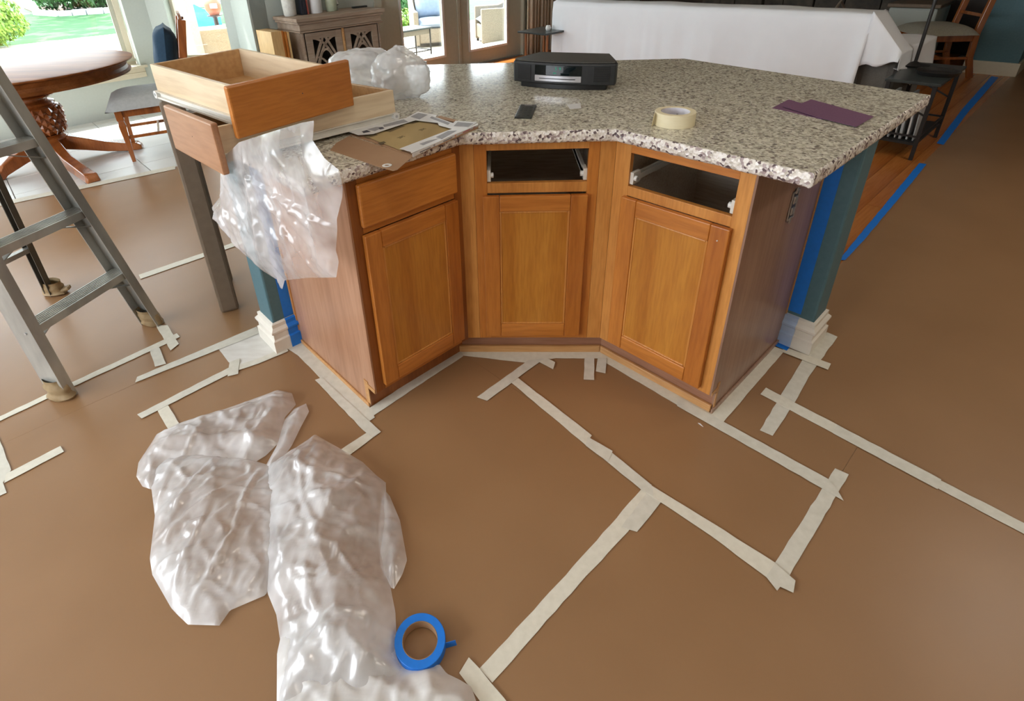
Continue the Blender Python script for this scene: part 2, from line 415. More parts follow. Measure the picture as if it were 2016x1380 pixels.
def wall(name, boxes, mat, rot=A45):
    m = MB()
    for b in boxes: m.box(*b)
    o = m.build(name, mat, rot=rot); o['kind'] = 'structure'; return o
CZ = 2.75
YA = 6.80
# wall with the big nook window (opening x -1.35..1.47, z .50..2.15)
wall('wall_nook', [(-3.2, -1.35, YA, YA + .25, 0, CZ), (-1.35, 1.47, YA, YA + .25, 0, .47), (-1.35, 1.47, YA, YA + .25, 2.15, CZ), (1.47, 1.70, YA, YA + .14, 0, CZ)], 'sage_wall')
# wall B (world axes): opening x -3.42..-2.83
wall('wall_bay', [(-3.80, -3.42, 6.0, 6.2, 0, CZ), (-3.42, -2.82, 6.0, 6.2, 0, .50), (-3.42, -2.82, 6.0, 6.2, 2.15, CZ), (-2.82, -2.70, 6.0, 6.2, 0, CZ)], 'sage_wall', rot=0)
wall('wall_pier', [(2.32, 2.50, 5.742, 6.16, 0, CZ)], 'sage_wall')
YD = 5.742
DT0, DT1 = 3.86, 6.22
wall('wall_garden', [(2.34, DT0 - .1, YD, YD + .15, 0, CZ), (DT1 + .05, 9.2, YD, YD + .15, 0, CZ), (DT0 - .1, DT1 + .05, YD, YD + .15, 2.12, CZ)], 'sage_wall')
wall('baseboard_living_far', [(9.17, 9.2, -3.2, 5.7, -.1, .12)], 'dark_wood_wall')
wall('wall_living', [(9.2, 9.35, -3.3, 5.9, -.12, CZ)], 'dark_wood_wall')
wall('wall_kitchen', [(-3.2, 9.3, -3.35, -3.2, 0, CZ)], 'room_wall')
wall('wall_side', [(-3.15, -3.0, -3.2, .2, 0, CZ), (-3.15, -3.0, 5.4, 6.9, 0, CZ), (-3.15, -3.0, .2, 5.4, 0, .9), (-3.15, -3.0, .2, 5.4, 2.2, CZ)], 'room_wall')  # unseen wall; its wide opening is added to let in more light
wall('ceiling', [(-3.2, 9.4, -3.4, 7.1, CZ, CZ + .1)], 'ceiling_white')
def portal(name, loc, rot, sx, sy):
    l = bpy.data.lights.new(name, 'AREA'); l.shape = 'RECTANGLE'; l.size = sx; l.size_y = sy; l.cycles.is_portal = True
    o = bpy.data.objects.new(name, l); COL.objects.link(o); o.matrix_world = Matrix.Translation(loc) @ Matrix.Rotation(rot, 4, 'Z') @ Matrix.Rotation(-PI / 2, 4, 'X')
portal('daylight_portal', H(.06, YA + .27, 1.32), A45, 2.8, 1.7)
portal('daylight_portal', (-3.12, 6.22, 1.32), 0, .62, 1.7)
portal('daylight_portal', H(5.04, YD + .17, 1.1), A45, 2.3, 2.1)
portal('daylight_portal', H(-3.17, 2.8, 1.55), A45 + PI / 2, 5.2, 1.3)  # sky portal over the added opening in the side wall

# added fill light: a panel in the unseen side opening and out-of-view ceiling lamps
dl = bpy.data.lights.new('side_fill_light', 'AREA'); dl.shape = 'RECTANGLE'; dl.size = 5.0; dl.size_y = 1.25; dl.energy = 25; dl.color = (1, .98, .95)
do = bpy.data.objects.new('side_fill_light', dl); COL.objects.link(do); do.matrix_world = Matrix.Translation(H(-3.02, 2.8, 1.55)) @ Matrix.Rotation(A45 + PI / 2, 4, 'Z') @ Matrix.Rotation(-PI / 2, 4, 'X')
for k, (x, y) in enumerate(((-1.0, -1.2), (.9, -1.6), (2.6, -1.4), (.2, .4), (3.9, -.7))):
    q = H(x, y, CZ - .02); cl_ = empty('added_fill_lamp', (q.x, q.y, q.z), 0, 'round ceiling lamp added out of view to brighten the kitchen', 'lamp', 'added fill lamps above the kitchen')
    MB().lathe([(.075, .019), (.10, .019), (.10, .012), (.075, .0)], 32, cap=False).build('trim_ring', 'white_paint', cl_, smooth=40)
    MB().lathe([(.0001, .012), (.074, .012)], 24, cap=False).build('lens', 'fill_lamp_glow', cl_)
    la = bpy.data.lights.new('added_fill_lamp_light', 'AREA'); la.shape = 'DISK'; la.size = .14; la.energy = 13 if k in (2, 4) else 6; la.color = (1, .9, .78)
    lo = bpy.data.objects.new('added_fill_lamp_light', la); COL.objects.link(lo); lo.location = (q.x, q.y, q.z - .004)

# window 1 (nook): frame, sill, casing
w1 = MB()
for b in ((-1.35, 1.47, .47, .51), (-1.35, 1.47, 2.11, 2.15), (1.415, 1.47, .51, 2.11), (-1.35, -1.29, .51, 2.11)):
    w1.box(b[0], b[1], YA + .14, YA + .20, b[2], b[3])
w1 = w1.build('window_1', 'cream_trim', rot=A45, bevel=.004); w1['kind'] = 'structure'
MB().box(-1.3, 1.42, YA + .168, YA + .174, .5, 2.12).build('pane', 'window_glass', w1)
MB().box(-1.35, 1.47, YA + .13, YA + .145, .51, .535).box(1.385, 1.417, YA + .15, YA + .185, .51, 2.11).box(1.375, 1.385, YA + .16, YA + .18, .51, 2.11).build('bead', 'door_paint', w1)
MB().box(-1.4, 1.53, YA - .035, YA + .14, .455, .48).build('sill', 'cream_trim', w1, bevel=.005)
MB().box(-1.38, 1.50, YA - .02, YA - .0, .36, .455).box(-1.38, 1.5, YA - .028, YA, .40, .415).build('apron', 'cream_trim', w1, bevel=.004)
w2 = MB()
for b in ((-3.42, -2.82, .50, .525), (-3.42, -2.82, 2.11, 2.15), (-3.42, -3.385, .525, 2.11), (-2.85, -2.82, .525, 2.11)):
    w2.box(b[0], b[1], 6.10, 6.15, b[2], b[3])
w2 = w2.build('window_2', 'cream_trim', bevel=.003); w2['kind'] = 'structure'
MB().box(-3.39, -2.84, 6.122, 6.127, .52, 2.12).build('pane', 'window_glass', w2)
MB().box(-3.50, -2.76, 5.965, 6.10, .485, .505).box(-3.48, -2.78, 5.98, 6.0, .40, .485).build('sill', 'cream_trim', w2, bevel=.004)

# French doors
dr = MB().box(DT0 - .1, DT0, YD - .03, YD + .15, 0, 2.12).box(DT1, DT1 + .05, YD - .03, YD + .15, 0, 2.12).box(DT0 - .1, DT1 + .05, YD - .03, YD + .15, 2.05, 2.13).build('trim_1', 'door_paint', rot=A45, bevel=.004)
dr['kind'] = 'structure'
MB().box(DT0, DT1, YD - .02, YD + .15, -.14, .008).build('threshold', 'zinc', dr)
for nm, a, b, g0, g1 in (('door_1', DT0, 5.03, 4.15, 4.775), ('door_2', 5.05, DT1, 5.235, 5.925)):
    m = MB().box(a, g0, YD + .02, YD + .065, .01, 2.05).box(g1, b, YD + .02, YD + .065, .01, 2.05)
    m.box(g0, g1, YD + .02, YD + .065, .01, .205).box(g0, g1, YD + .02, YD + .065, 1.92, 2.05)
    d = m.build(nm, 'door_paint', rot=A45, bevel=.002); d['kind'] = 'structure'
    f = MB()
    for q in ((g0 - .03, g0, .175, 1.95), (g1, g1 + .03, .175, 1.95), (g0 - .03, g1 + .03, .175, .205), (g0 - .03, g1 + .03, 1.92, 1.95)):
        f.box(q[0], q[1], YD + .008, YD + .02, q[2], q[3])
    f.box(g1 - .012, g1, YD + .0, YD + .02, .2, 1.93)
    f.build('pane_moulding', 'white_paint', d, bevel=.003)
    MB().box(g0, g1, YD + .04, YD + .046, .2, 1.93).build('pane', 'window_glass', d)
astr = MB().box(5.02, 5.065, YD + .0, YD + .02, .01, 2.05).build('trim_2', 'door_paint', rot=A45, bevel=.004); astr['kind'] = 'structure'

# pony wall behind the island
PA, PB_, PC_, PD_ = Vector((-.430, 1.419)), Vector((-.136, 1.725)), Vector((.370, 1.725)), Vector((.674, 1.414))
dL, dC, dR = Vector((Q, Q)), Vector((1, 0)), Vector((Q, -Q))
nL, nC, nR = Vector((-Q, Q)), Vector((0, 1)), Vector((Q, Q))
def isect(P, d, R, e):
    k = (R - P); den = d.x * e.y - d.y * e.x; return P + d * ((k.x * e.y - k.y * e.x) / den)
def offline(r):                                        # the island's front line pushed back by r
    b = isect(PB_ + nL * r, dL, PB_ + nC * r, dC); c = isect(PC_ + nC * r, dC, PC_ + nR * r, dR)
    return PA + nL * r, b, c, PD_ + nR * r
E0, E1, E2, E3 = offline(.583); F0, F1, F2, F3 = offline(.583 + .125)
pw = MB().prism([tuple(p) for p in (E0 - dL * .10, E1, E2, E3 + dR * .10, F3 + dR * .10, F2, F1, F0 - dL * .10)], .0, .872).build('wall_pony', 'teal_wall', bevel=.008)
pw['kind'] = 'structure'
PROF = [(.0, .0), (.020, .0), (.020, .055), (.013, .060), (.013, .085), (.020, .092), (.020, .100), (.009, .112), (.009, .128), (.0, .133)]
def moulding(name, path, mat, outs):
    """sweep the skirting profile along a floor path; outs = outward direction at each vertex, already mitred"""
    m = MB(); k = len(PROF); vs = []
    for p, o in zip(path, outs): vs += [(p.x + o.x * a, p.y + o.y * a, z + .004) for a, z in PROF]
    fs = []
    for i in range(len(path) - 1):
        for j in range(k - 1): fs.append((i * k + j, i * k + j + 1, (i + 1) * k + j + 1, (i + 1) * k + j))
    fs += [tuple(range(k)), tuple(range((len(path) - 1) * k, len(path) * k))[::-1]]
    o = m.add(vs, fs).build(name, mat); o['kind'] = 'structure'; return o
moulding('baseboard_nook', [E0 + dL * .0 + nL * .0, E0 - dL * .10, F0 - dL * .10, F1 - dL * 0],
         'baseboard_white', [-nL, -nL - dL, nL - dL, nL])
moulding('baseboard_living', [E3, E3 + dR * .10, F3 + dR * .10, F2], 'baseboard_white', [-nR, -nR + dR, nR + dR, nR])
wall('baseboard_garden', [(6.3, 9.2, YD - .015, YD, 0, .12)], 'baseboard_white')
# teal wall end beside the far doorway
tw = wall('wall_end', [(8.05, 9.2, .62, 1.02, 0, CZ)], 'teal_wall')
wall('baseboard_end', [(8.03, 9.2, .60, 1.04, 0, .13)], 'cream_trim')

# ============================================================ FLOOR COVERING
def paper(poly, z, label):
    o = MB().prism(poly, z, z + .0012).build('floor_paper', 'paper_brown', rot=A45)
    return tag(o, label, 'paper', 'sheets of brown floor paper taped over the floor')
paper([(-3, 2.972), (1.9, 2.972), (1.9, 4.56), (1.0, 4.64), (-.1, 4.77), (-3, 4.90)], .0, 'brown floor paper sheet beside the white tiles, running under the brown stool')
paper([(-3, 2.10), (1.9, 2.10), (1.9, 2.9717), (-3, 2.9717)], .0004, 'brown floor paper sheet under the ladder feet, ending at the blue wall end')
paper([(-3, .49), (1.1197, .49), (1.1197, 2.0997), (-3, 2.0997)], .0002, 'brown floor paper sheet under the big crumpled plastic')
paper([(-3, -3.15), (.40, -3.15), (.40, .4897), (-3, .4897)], .0005, 'brown floor paper sheet beyond the bare corner strip next to the blue tape roll')
paper([(.402, -3.15), (1.71, -3.15), (1.71, .1397), (1.1203, .1397), (1.1203, .4897), (.402, .4897)], .0001, 'brown floor paper sheet below the long tape rectangle, in front of all cabinets')
paper([(1.1203, .1403), (1.4797, .1403), (1.4797, 1.75), (1.1203, 1.75)], .0003, 'narrow brown paper sheet inside the tape rectangle by the cabinet toe')
paper([(1.4803, .1403), (1.7097, .1403), (1.7097, 1.6), (1.4803, 1.6)], .0006, 'narrow brown paper strip between two tape lines beside the plain side panel')
paper([(1.7103, -3.15), (9.1, -3.15), (9.1, .64), (4.6, .625), (3.0, .56), (1.7103, .50)], .0, 'wide dark brown floor paper sheet running along the blue tape')

def tape(px, z, mat, label, name='masking_tape', group=None, wob=.0012):
    pts = [at(u, v, z) for u, v in px]; r = random.Random(len(label)); out = []
    for i in range(len(pts)):
        a, b = pts[i], pts[(i + 1) % len(pts)]; L = (b - a).length; k = max(1, int(L / .03)) if L > .07 else 1
        nrm = Vector((-(b - a).y, (b - a).x, 0)).normalized()
        for j in range(k):
            p = a.lerp(b, j / k)
            if j: p = p + nrm * r.uniform(-wob, wob)
            out.append((p.x, p.y))
    o = MB().prism(out, z, z + .0005).build(name, mat)
    return tag(o, label, 'tape', group)
Z0 = .0022
TP = [
 ([(1508, 763), (1652, 838), (1643, 854), (1497, 776)], 3, 'short first length of the long cream tape line over the dark paper'),
 ([(1648, 836), (1853, 944), (1846, 963), (1640, 853)], 4, 'cream tape strip forming the wider middle length of the long line over the dark paper'),
 ([(1850, 945), (2060, 1052), (2060, 1075), (1846, 961)], 2, 'cream tape strip, last length of the long line running out over the dark paper'),
 ([(1628, 654), (1649, 663), (1592, 742), (1566, 790), (1521, 858), (1496, 847), (1545, 765), (1580, 708)], 2, 'cream tape strip running past the white baseboard corner of the living-room wall end'),
 ([(1546, 683), (1636, 716), (1630, 728), (1538, 692)], 5, 'short cream tape strip along the foot of the living-room baseboard'),
 ([(1523, 682), (1545, 690), (1424, 831), (1400, 816)], 3, 'cream tape strip along the foot of the plain brown side panel'),
 ([(1190, 691), (1402, 815), (1402, 833), (1333, 797), (1192, 714)], 1, 'cream tape strip along the toe strip of the cabinet with the open drawer hole'),
 ([(1333, 780), (1632, 944), (1647, 962), (1661, 986), (1618, 961), (1333, 799)], 4, 'cream tape strip leaving the cabinet corner, ending in a pointed tip'),
 ([(1644, 922), (1671, 934), (1554, 1134), (1523, 1112)], 2, 'wide cream tape strip closing the far short side of the tape rectangle'),
 ([(1508, 1135), (1526, 1109), (1566, 1143), (1562, 1167), (1536, 1155), (1530, 1163)], 6, 'small torn cream tape patch on the outer corner of the tape rectangle'),
 ([(1020, 744), (1165, 857), (1153, 876), (1006, 753)], 3, 'thin cream tape strip starting at the slanted strip near the middle cabinet'),
 ([(1157, 860), (1206, 888), (1197, 909), (1153, 877)], 6, 'small cream tape patch joining two lengths of the long slanting line'),
 ([(1192, 880), (1283, 955), (1287, 977), (1265, 966), (1188, 903)], 4, 'cream tape length between the small patch and the forked strip end'),
 ([(1281, 955), (1400, 1028), (1531, 1111), (1510, 1137), (1400, 1055), (1272, 970)], 3, 'cream tape length along the long side of the tape rectangle, below the dark sheet'),
 ([(1040, 709), (1071, 706), (959, 789), (939, 782)], 4, 'slanted cream tape strip with a pointed end in front of the middle cabinet'),
 ([(1076, 704), (1093, 713), (1089, 727), (1060, 712)], 5, 'tiny cream tape tab beside the slanted strip in front of the middle cabinet'),
 ([(905, 685), (1190, 690), (1194, 706), (1095, 705), (1035, 714), (912, 700)], 1, 'cream tape strip along the toe of the middle cabinet'),
 ([(1151, 704), (1170, 704), (1170, 748), (1149, 747)], 4, 'short cream tape tab sticking out in front of the middle cabinet, the longer of two'),
 ([(1177, 704), (1195, 705), (1192, 735), (1173, 731)], 4, 'short cream tape tab beside a longer tab in front of the middle cabinet'),
 ([(1262, 964), (1285, 973), (1237, 1046), (1140, 1150), (969, 1344), (944, 1316), (1097, 1150), (1160, 1080)], 1, 'long wide cream tape strip running towards the camera from the slanting line'),
 ([(1276, 966), (1303, 986), (1254, 1047), (1223, 1038)], 2, 'short doubled cream tape strip beside the top of the wide long strip'),
 ([(923, 1294), (944, 1316), (1016, 1405), (962, 1405), (904, 1325)], 5, 'cream tape strip crossing the end of the wide long strip, near the blue roll'),
 ([(733, 845), (749, 851), (688, 896), (667, 888)], 3, 'cream tape strip vanishing under the big crumpled plastic, from the cabinet corner'),
 ([(728, 803), (906, 686), (912, 701), (726, 824), (712, 812)], 2, 'cream tape strip along the toe of the cabinet that still has its drawer'),
 ([(588, 668), (727, 801), (738, 822), (719, 834), (587, 700), (562, 684)], 2, 'pale wide masking strip along the foot of the pinkish side panel'),
 ([(620, 748), (634, 743), (750, 850), (733, 861), (715, 847)], 4, 'cream tape strip outside the pale strip at the foot of the pinkish side panel'),
 ([(505, 643), (511, 656), (266, 753), (270, 742)], 4, 'long cream tape strip from the nook-side baseboard with a blunt free end'),
 ([(270, 816), (450, 724), (508, 706), (563, 683), (568, 691), (508, 716), (459, 732), (279, 824)], 4, 'long cream tape strip just above the big crumpled plastic'),
 ([(452, 713), (472, 705), (469, 736), (448, 741)], 6, 'small torn cream tape patch at the corner of the pale film'),
 ([(310, 808), (331, 798), (356, 838), (332, 846)], 3, 'short cream tape strip slipping under the upper flap of the big plastic'),
 ([(-30, 834), (130, 758), (322, 669), (348, 656), (354, 663), (325, 678), (133, 766), (-30, 843)], 3, 'long thin cream tape strip passing behind the near ladder foot'),
 ([(307, 641), (330, 640), (352, 677), (336, 690)], 5, 'short cream tape strip under the far ladder foot'),
 ([(295, 690), (313, 683), (327, 716), (305, 722)], 4, 'short cream tape strip hanging from the thin line near the far ladder foot'),
 ([(12, 933), (119, 878), (126, 889), (8, 951)], 3, 'cream tape strip joining the broad strip at the picture edge'),
 ([(-30, 850), (-2, 862), (22, 925), (6, 950), (13, 970), (-30, 990)], 2, 'broad cream tape strip cut by the picture edge below the ladder'),
 ([(273, 541), (520, 457), (520, 465), (277, 549)], 3, 'thin white tape line passing behind the brown post'),
 ([(-30, 404), (345, 326), (345, 333), (-30, 412)], 3, 'thin pale tape line along the edge of the white tiles'),
]
for px, k, lab in TP:
    tape(px, Z0 + k * .0006 + TP.index((px, k, lab)) * .000012, 'tape_cream' if k % 2 else 'tape_cream2', lab, group='cream tape strips on the floor paper')
tape([(430, 687), (508, 652), (540, 672), (575, 676), (562, 686), (508, 708), (470, 721), (450, 713)], Z0 + .0005, 'masking_film', 'patch of whitish masking film beside the nook-side baseboard', name='masking_film')
tape([(1810, 321), (1824, 323), (1794, 361), (1700, 474), (1664, 512), (1652, 512), (1686, 470), (1778, 359)], Z0 + .001, 'tape_blue', 'blue tape strip on the paper edge nearer the counter', name='painters_tape', group='blue tape strips on the paper edge')
tape([(1844, 282), (1858, 285), (1905, 222), (1966, 152), (1952, 150), (1895, 214)], Z0 + .001, 'tape_blue', 'blue tape strip on the paper edge farther off, towards the teal wall', name='painters_tape', group='blue tape strips on the paper edge')
chip = at(1379, 836, .003); tag(MB().prism([(chip.x - .006, chip.y + .007), (chip.x + .001, chip.y + .005), (chip.x + .006, chip.y - .009)], .002, .004).build('paint_chip', 'white_paint'), 'tiny white chip lying on the paper near the cabinet corner', 'chip')

# blue tape bands up the wall ends
def vband(name, p0, d, n, w, z0, z1, mat, label):
    m = MB(); a = p0 + n * -.0015; b = a + d * w
    m.prism([tuple(a), tuple(b), tuple(b + n * .0014), tuple(a + n * .0014)], z0, z1)
    return tag(m.build(name, mat), label, 'tape')
vband('painters_tape', E3, dR, nR, .052, .15, .868, 'tape_blue', 'wide blue tape band up the wall end beside the plain brown side panel')
vband('painters_tape', E0 - dL * .05, dL, nL, .05, .14, .868, 'tape_blue', 'dark blue tape band up the wall end beside the pinkish side panel')
def tband(path0, d, n, w, mat, label, lo=0, hi=len(PROF)):
    vs = []; fs = []; pr = [(a + .0025, z + .004) for a, z in PROF][lo:hi]; k = len(pr)
    for s in (0, w): vs += [(*(path0 + d * s - n * a), z) for a, z in pr]
    for s in (0, w): vs += [(*(path0 + d * s - n * (a + .001)), z) for a, z in pr]
    fs += [(j, j + 1, k + j + 1, k + j) for j in range(k - 1)] + [(2 * k + j + 1, 2 * k + j, 3 * k + j, 3 * k + j + 1) for j in range(k - 1)]
    for e in ((0, 2 * k), (k, 3 * k)): fs += [(e[0] + j, e[0] + j + 1, e[1] + j + 1, e[1] + j) for j in range(k - 1)]
    return tag(MB().add(vs, fs).build('painters_tape', mat), label, 'tape')
tband(E3 + dR * .002, dR, nR, .05, 'tape_blue_pale', 'pale blue tape piece moulded over the baseboard beside the plain panel', 1, 10)
tband(E0 - dL * .052, dL, nL, .05, 'tape_blue', 'dark blue tape piece moulded over the nook-side baseboard', 1, 10)
c0 = E3 + dR * .0; c1 = c0 + dR * .052
tag(MB().prism([tuple(c0 - nR * .024), tuple(c1 - nR * .024), tuple(c1 - nR * .05), tuple(c0 - nR * .05)], .0065, .0072).build('painters_tape', 'tape_blue'), 'small square of blue tape on the floor at the end of the plain panel', 'tape')

# ============================================================ THE ISLAND CABINETS
def door(par, x0, x1, z0, z1, fw=.056, y=-.02):
    d = MB().box(x0 + fw - .008, x1 - fw + .008, y + .006, y + .014, z0 + fw - .008, z1 - fw + .008).build('door', 'oak_panel', par)
    for a, b in ((x0, x0 + fw), (x1 - fw, x1)):
        MB().box(a, b, y, y + .019, z0, z1).build('stile', 'oak_z', d, bevel=.003)
    for a, b in ((z0, z0 + fw), (z1 - fw, z1)):
        MB().box(x0 + fw + .0004, x1 - fw - .0004, y + .0004, y + .019, a, b).build('rail', 'oak_x', d, bevel=.003)
    m = MB()                                            # stepped bead inside the frame
    a0, a1, b0, b1 = x0 + fw, x1 - fw, z0 + fw, z1 - fw; t = .007
    for q in ((a0, a0 + t, b0, b1), (a1 - t, a1, b0, b1), (a0 + t, a1 - t, b0, b0 + t), (a0 + t, a1 - t, b1 - t, b1)):
        m.box(q[0], q[1], y + .003, y + .012, q[2], q[3])
    m.build('bead', 'oak_light', d, bevel=.0025)
    m = MB().box(x0 + .004, x0 + .0055, y - .0006, y, z0 + .006, z1 - .006)
    return d
def slides(par, x0, x1, z):
    for s, x in ((1, x0), (-1, x1)):
        a, b = sorted((x, x + s * .012))
        r = MB().box(a, b, .02, .5, z - .006, z + .012).box(a, a + .0015 if s > 0 else b, .02, .5, z - .012, z + .018)
        r.prism([(a, .008), (b, .008), (b, .05), (a, .05)], z - .016, z + .024)
        o = r.build('drawer_slide', 'steel_slide', par, bevel=.001)
        xc = x + s * .016
        w = MB(); w.tube([(x + s * .010, .018, z + .004), (x + s * .021, .018, z + .004)], .009, 14); w.build('wheel', 'white_plastic', o, smooth=40)
        MB().tube([(x + s * .020, .018, z + .004), (x + s * .0225, .018, z + .004)], .0035, 10).build('rivet', 'zinc', o)

def cabinet(loc, rot, w, label, stiles, rails, drw, dx, side=None, kx=(0, 0), kick=.036, kmat='kick_brown'):
    c = empty('base_cabinet', (loc.x, loc.y, .002), rot, label, 'cabinet')
    for x0, x1, mt in stiles: MB().box(x0, x1, 0, .019, .09, .868).build('stile', mt, c, bevel=.001)
    for x0, x1, z0, z1, mt in rails: MB().box(x0, x1, .0006, .019, z0, z1).build('rail', mt, c, bevel=.001)
    sx0, sx1 = .004, w - .004
    MB().box(sx0, sx0 + .012, .019, .575, .09, .868).build('inner_side', 'ply_inside', c); MB().box(sx1 - .012, sx1, .019, .575, .09, .868).build('inner_side', 'ply_inside', c)
    MB().box(sx0, sx1, .562, .575, .09, .870).build('back_panel', 'ply_inside', c)
    MB().box(sx0 + .012, sx1 - .012, .019, .562, .095, .11).build('bottom_panel', 'ply_inside', c)
    MB().box(kx[0], w + kx[1], kick, kick + .015, 0, .09).build('toe_kick', kmat, c)
    return c
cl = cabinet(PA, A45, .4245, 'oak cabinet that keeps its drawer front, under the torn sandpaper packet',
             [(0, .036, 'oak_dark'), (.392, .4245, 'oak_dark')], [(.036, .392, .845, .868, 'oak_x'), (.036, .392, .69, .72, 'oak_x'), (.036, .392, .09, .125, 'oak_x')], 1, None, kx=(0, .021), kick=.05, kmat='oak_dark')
MB().box(.028, .394, -.02, 0, .716, .852).build('drawer_front', 'oak_x', cl, bevel=.006)
door(cl, .028, .392, .118, .69)
sp = MB()
sp.add([(x, y, z) for x in (-.006, 0) for y, z in ((.0, .09), (.05, .09), (.05, .0), (.581, 0), (.581, .870), (0, .870))],
       [(0, 1, 2, 3, 4, 5), (11, 10, 9, 8, 7, 6)] + [(i, (i + 1) % 6, (i + 1) % 6 + 6, i + 6) for i in range(6)])
sp.build('side_panel', 'raw_panel', cl)
MB().box(-.013, -.006, .05, .575, 0, .017).build('base_strip', 'raw_strip', cl, bevel=.002)
MB().box(-.0085, -.0062, .042, .066, .017, .118).box(-.0085, -.0062, .0, .042, .092, .108).build('corner_patch', 'raw_strip', cl)
MB().box(-.010, -.006, .566, .583, .017, .868).build('edge_strip', 'oak_light', cl)

cm = cabinet(PB_, 0, .506, 'middle oak cabinet with an empty drawer hole under the clock radio',
             [(0, .051, 'oak_light'), (.0515, .093, 'oak_z'), (.421, .4565, 'oak_z'), (.457, .506, 'oak_light')],
             [(.093, .421, .843, .868, 'oak_light'), (.093, .421, .694, .729, 'oak_light'), (.093, .421, .09, .125, 'oak_x')], 0, None, kx=(-.036, .015))
door(cm, .077, .425, .112, .689)
slides(cm, .093, .421, .748)
cr = cabinet(PC_, -A45, .433, 'oak cabinet with an empty drawer hole next to the plain brown side panel',
             [(0, .055, 'oak_light'), (.391, .433, 'oak_light')], [(.055, .391, .838, .868, 'oak_x'), (.055, .391, .694, .727, 'oak_light'), (.055, .391, .09, .125, 'oak_x')], 0, None, kx=(-.015, 0))
door(cr, .045, .401, .108, .694)
slides(cr, .055, .391, .748)
MB().tube([(.372, -.0225, .652), (.372, -.0195, .652)], .002, 8).build('screw_hole', 'white_paint', cr)
sp = MB().add([(x, y, z) for x in (.433, .439) for y, z in ((.0, .09), (.036, .09), (.036, 0), (.583, 0), (.583, .870), (0, .870))],
              [(0, 1, 2, 3, 4, 5), (11, 10, 9, 8, 7, 6)] + [(i, (i + 1) % 6, (i + 1) % 6 + 6, i + 6) for i in range(6)])
wood('raw_panel_brown', (.40, .25, .175), (.33, .20, .14), (.27, .15, .105), 'z', rough=.3, sc=5)
sp.build('side_panel', 'raw_panel_brown', cr)
MB().box(.439, .446, .022, .565, 0, .018).build('base_strip', 'raw_panel_brown', cr, bevel=.002)
MB().box(.4392, .4415, .034, .048, .018, .125).box(.4392, .4415, .0, .034, .092, .104).build('corner_patch', 'raw_strip', cr)
MB().box(.439, .442, .570, .583, .018, .868).build('edge_strip', 'raw_strip', cr)
for c, a, b in ((cm, .0, .506), (cr, .0, .433)):
    P_ = [(-.040, .036), (.521, .036), (.5155, .023), (-.034, .023)] if c is cm else [(-.0147, .036), (.436, .036), (.436, .023), (-.0092, .023)]
    MB().prism(P_, 0, .030).build('toe_strip', 'raw_strip', c, bevel=.003)
# bare electrical box on the plain side panel
eb = empty('outlet_box', (0, 0, 0), 0, 'bare metal outlet box set in the plain brown side panel', 'outlet')
eb.matrix_world = Matrix.Translation((PC_.x, PC_.y, 0)) @ Matrix.Rotation(-A45, 4, 'Z')
m = MB(); x = .4395; y0, y1, z0, z1 = .300, .352, .622, .722
m.box(x, x + .004, y0, y0 + .006, z0, z1).box(x, x + .004, y1 - .006, y1, z0, z1).box(x, x + .004, y0, y1, z0, z0 + .006).box(x, x + .004, y0, y1, z1 - .006, z1)
m.build('box_frame', 'zinc', eb, bevel=.001)
MB().box(x - .0004, x + .001, y0 + .006, y1 - .006, z0 + .006, z1 - .006).build('box_inside', 'dark_print', eb)
for zz in (z0 + .018, z1 - .044): MB().box(x + .001, x + .007, y0 + .012, y0 + .036, zz, zz + .027).build('receptacle', 'zinc', eb, bevel=.003)
for zz in (z0, z1): MB().box(x + .002, x + .006, y0 + .016, y0 + .030, zz - .010, zz + .010).build('mounting_ear', 'zinc', eb, bevel=.002)

# ============================================================ GRANITE WORKTOP
CT = [(-.508, 1.300), (-.124, 1.697), (.358, 1.697), (.751, 1.294), (1.467, 1.992), (.880, 2.800), (-.645, 2.900), (-1.10, 1.885)]
def worktop():
    rough_edges = {0: 1, 1: 1, 2: 1, 3: .35, 7: .6}
    pts = []
    n = len(CT); cen = Vector((.118, 2.2))
    for i in range(n):
        a, b = Vector(CT[i]), Vector(CT[(i + 1) % n]); L = (b - a).length
        k = int(L / .006) if i in rough_edges else 6
        nrm = Vector(((b - a).y, -(b - a).x)).normalized()
        for j in range(k):
            f = 1.0
            if i in rough_edges: f = rough_edges[i]
            else: f = 0
            pts.append((a.lerp(b, j / k), nrm, f))
    rows = [(-.0045, .914), (-.001, .911), (.0015, .904), (.001, .895), (.002, .886), (-.001, .878), (-.008, .8735)]
    V = []; F = []; m = len(pts)
    for o, z in rows:
        for p, nn, f in pts:
            q = p + nn * (o + f * (.004 * noise.noise(Vector((p.x * 90, p.y * 90, z * 90))) + .0022 * noise.noise(Vector((p.x * 260, p.y * 260, z * 260)))))
            zz = z + (f * .0018 * noise.noise(Vector((p.x * 140, p.y * 140, 7))) if 0 < rows.index((o, z)) < 6 else 0)
            V.append((q.x, q.y, zz))
    k = len(rows)
    for r in range(k - 1):
        for i in range(m): F.append((r * m + i, r * m + (i + 1) % m, (r + 1) * m + (i + 1) % m, (r + 1) * m + i))
    from mathutils.geometry import tessellate_polygon
    for r0 in (0, (k - 1) * m):
        for t in tessellate_polygon([[Vector(V[r0 + i]) for i in range(m)]]): F.append(tuple(r0 + i for i in (t if r0 == 0 else t[::-1])))
    o = MB().add(V, F).build('worktop', ['granite', 'granite_edge'])
    for p in o.data.polygons:
        if len(p.vertices) == 4: p.material_index = 1; p.use_smooth = True
    return tag(o, 'speckled grey granite worktop with a rough chipped edge on the angled island', 'countertop')
worktop()
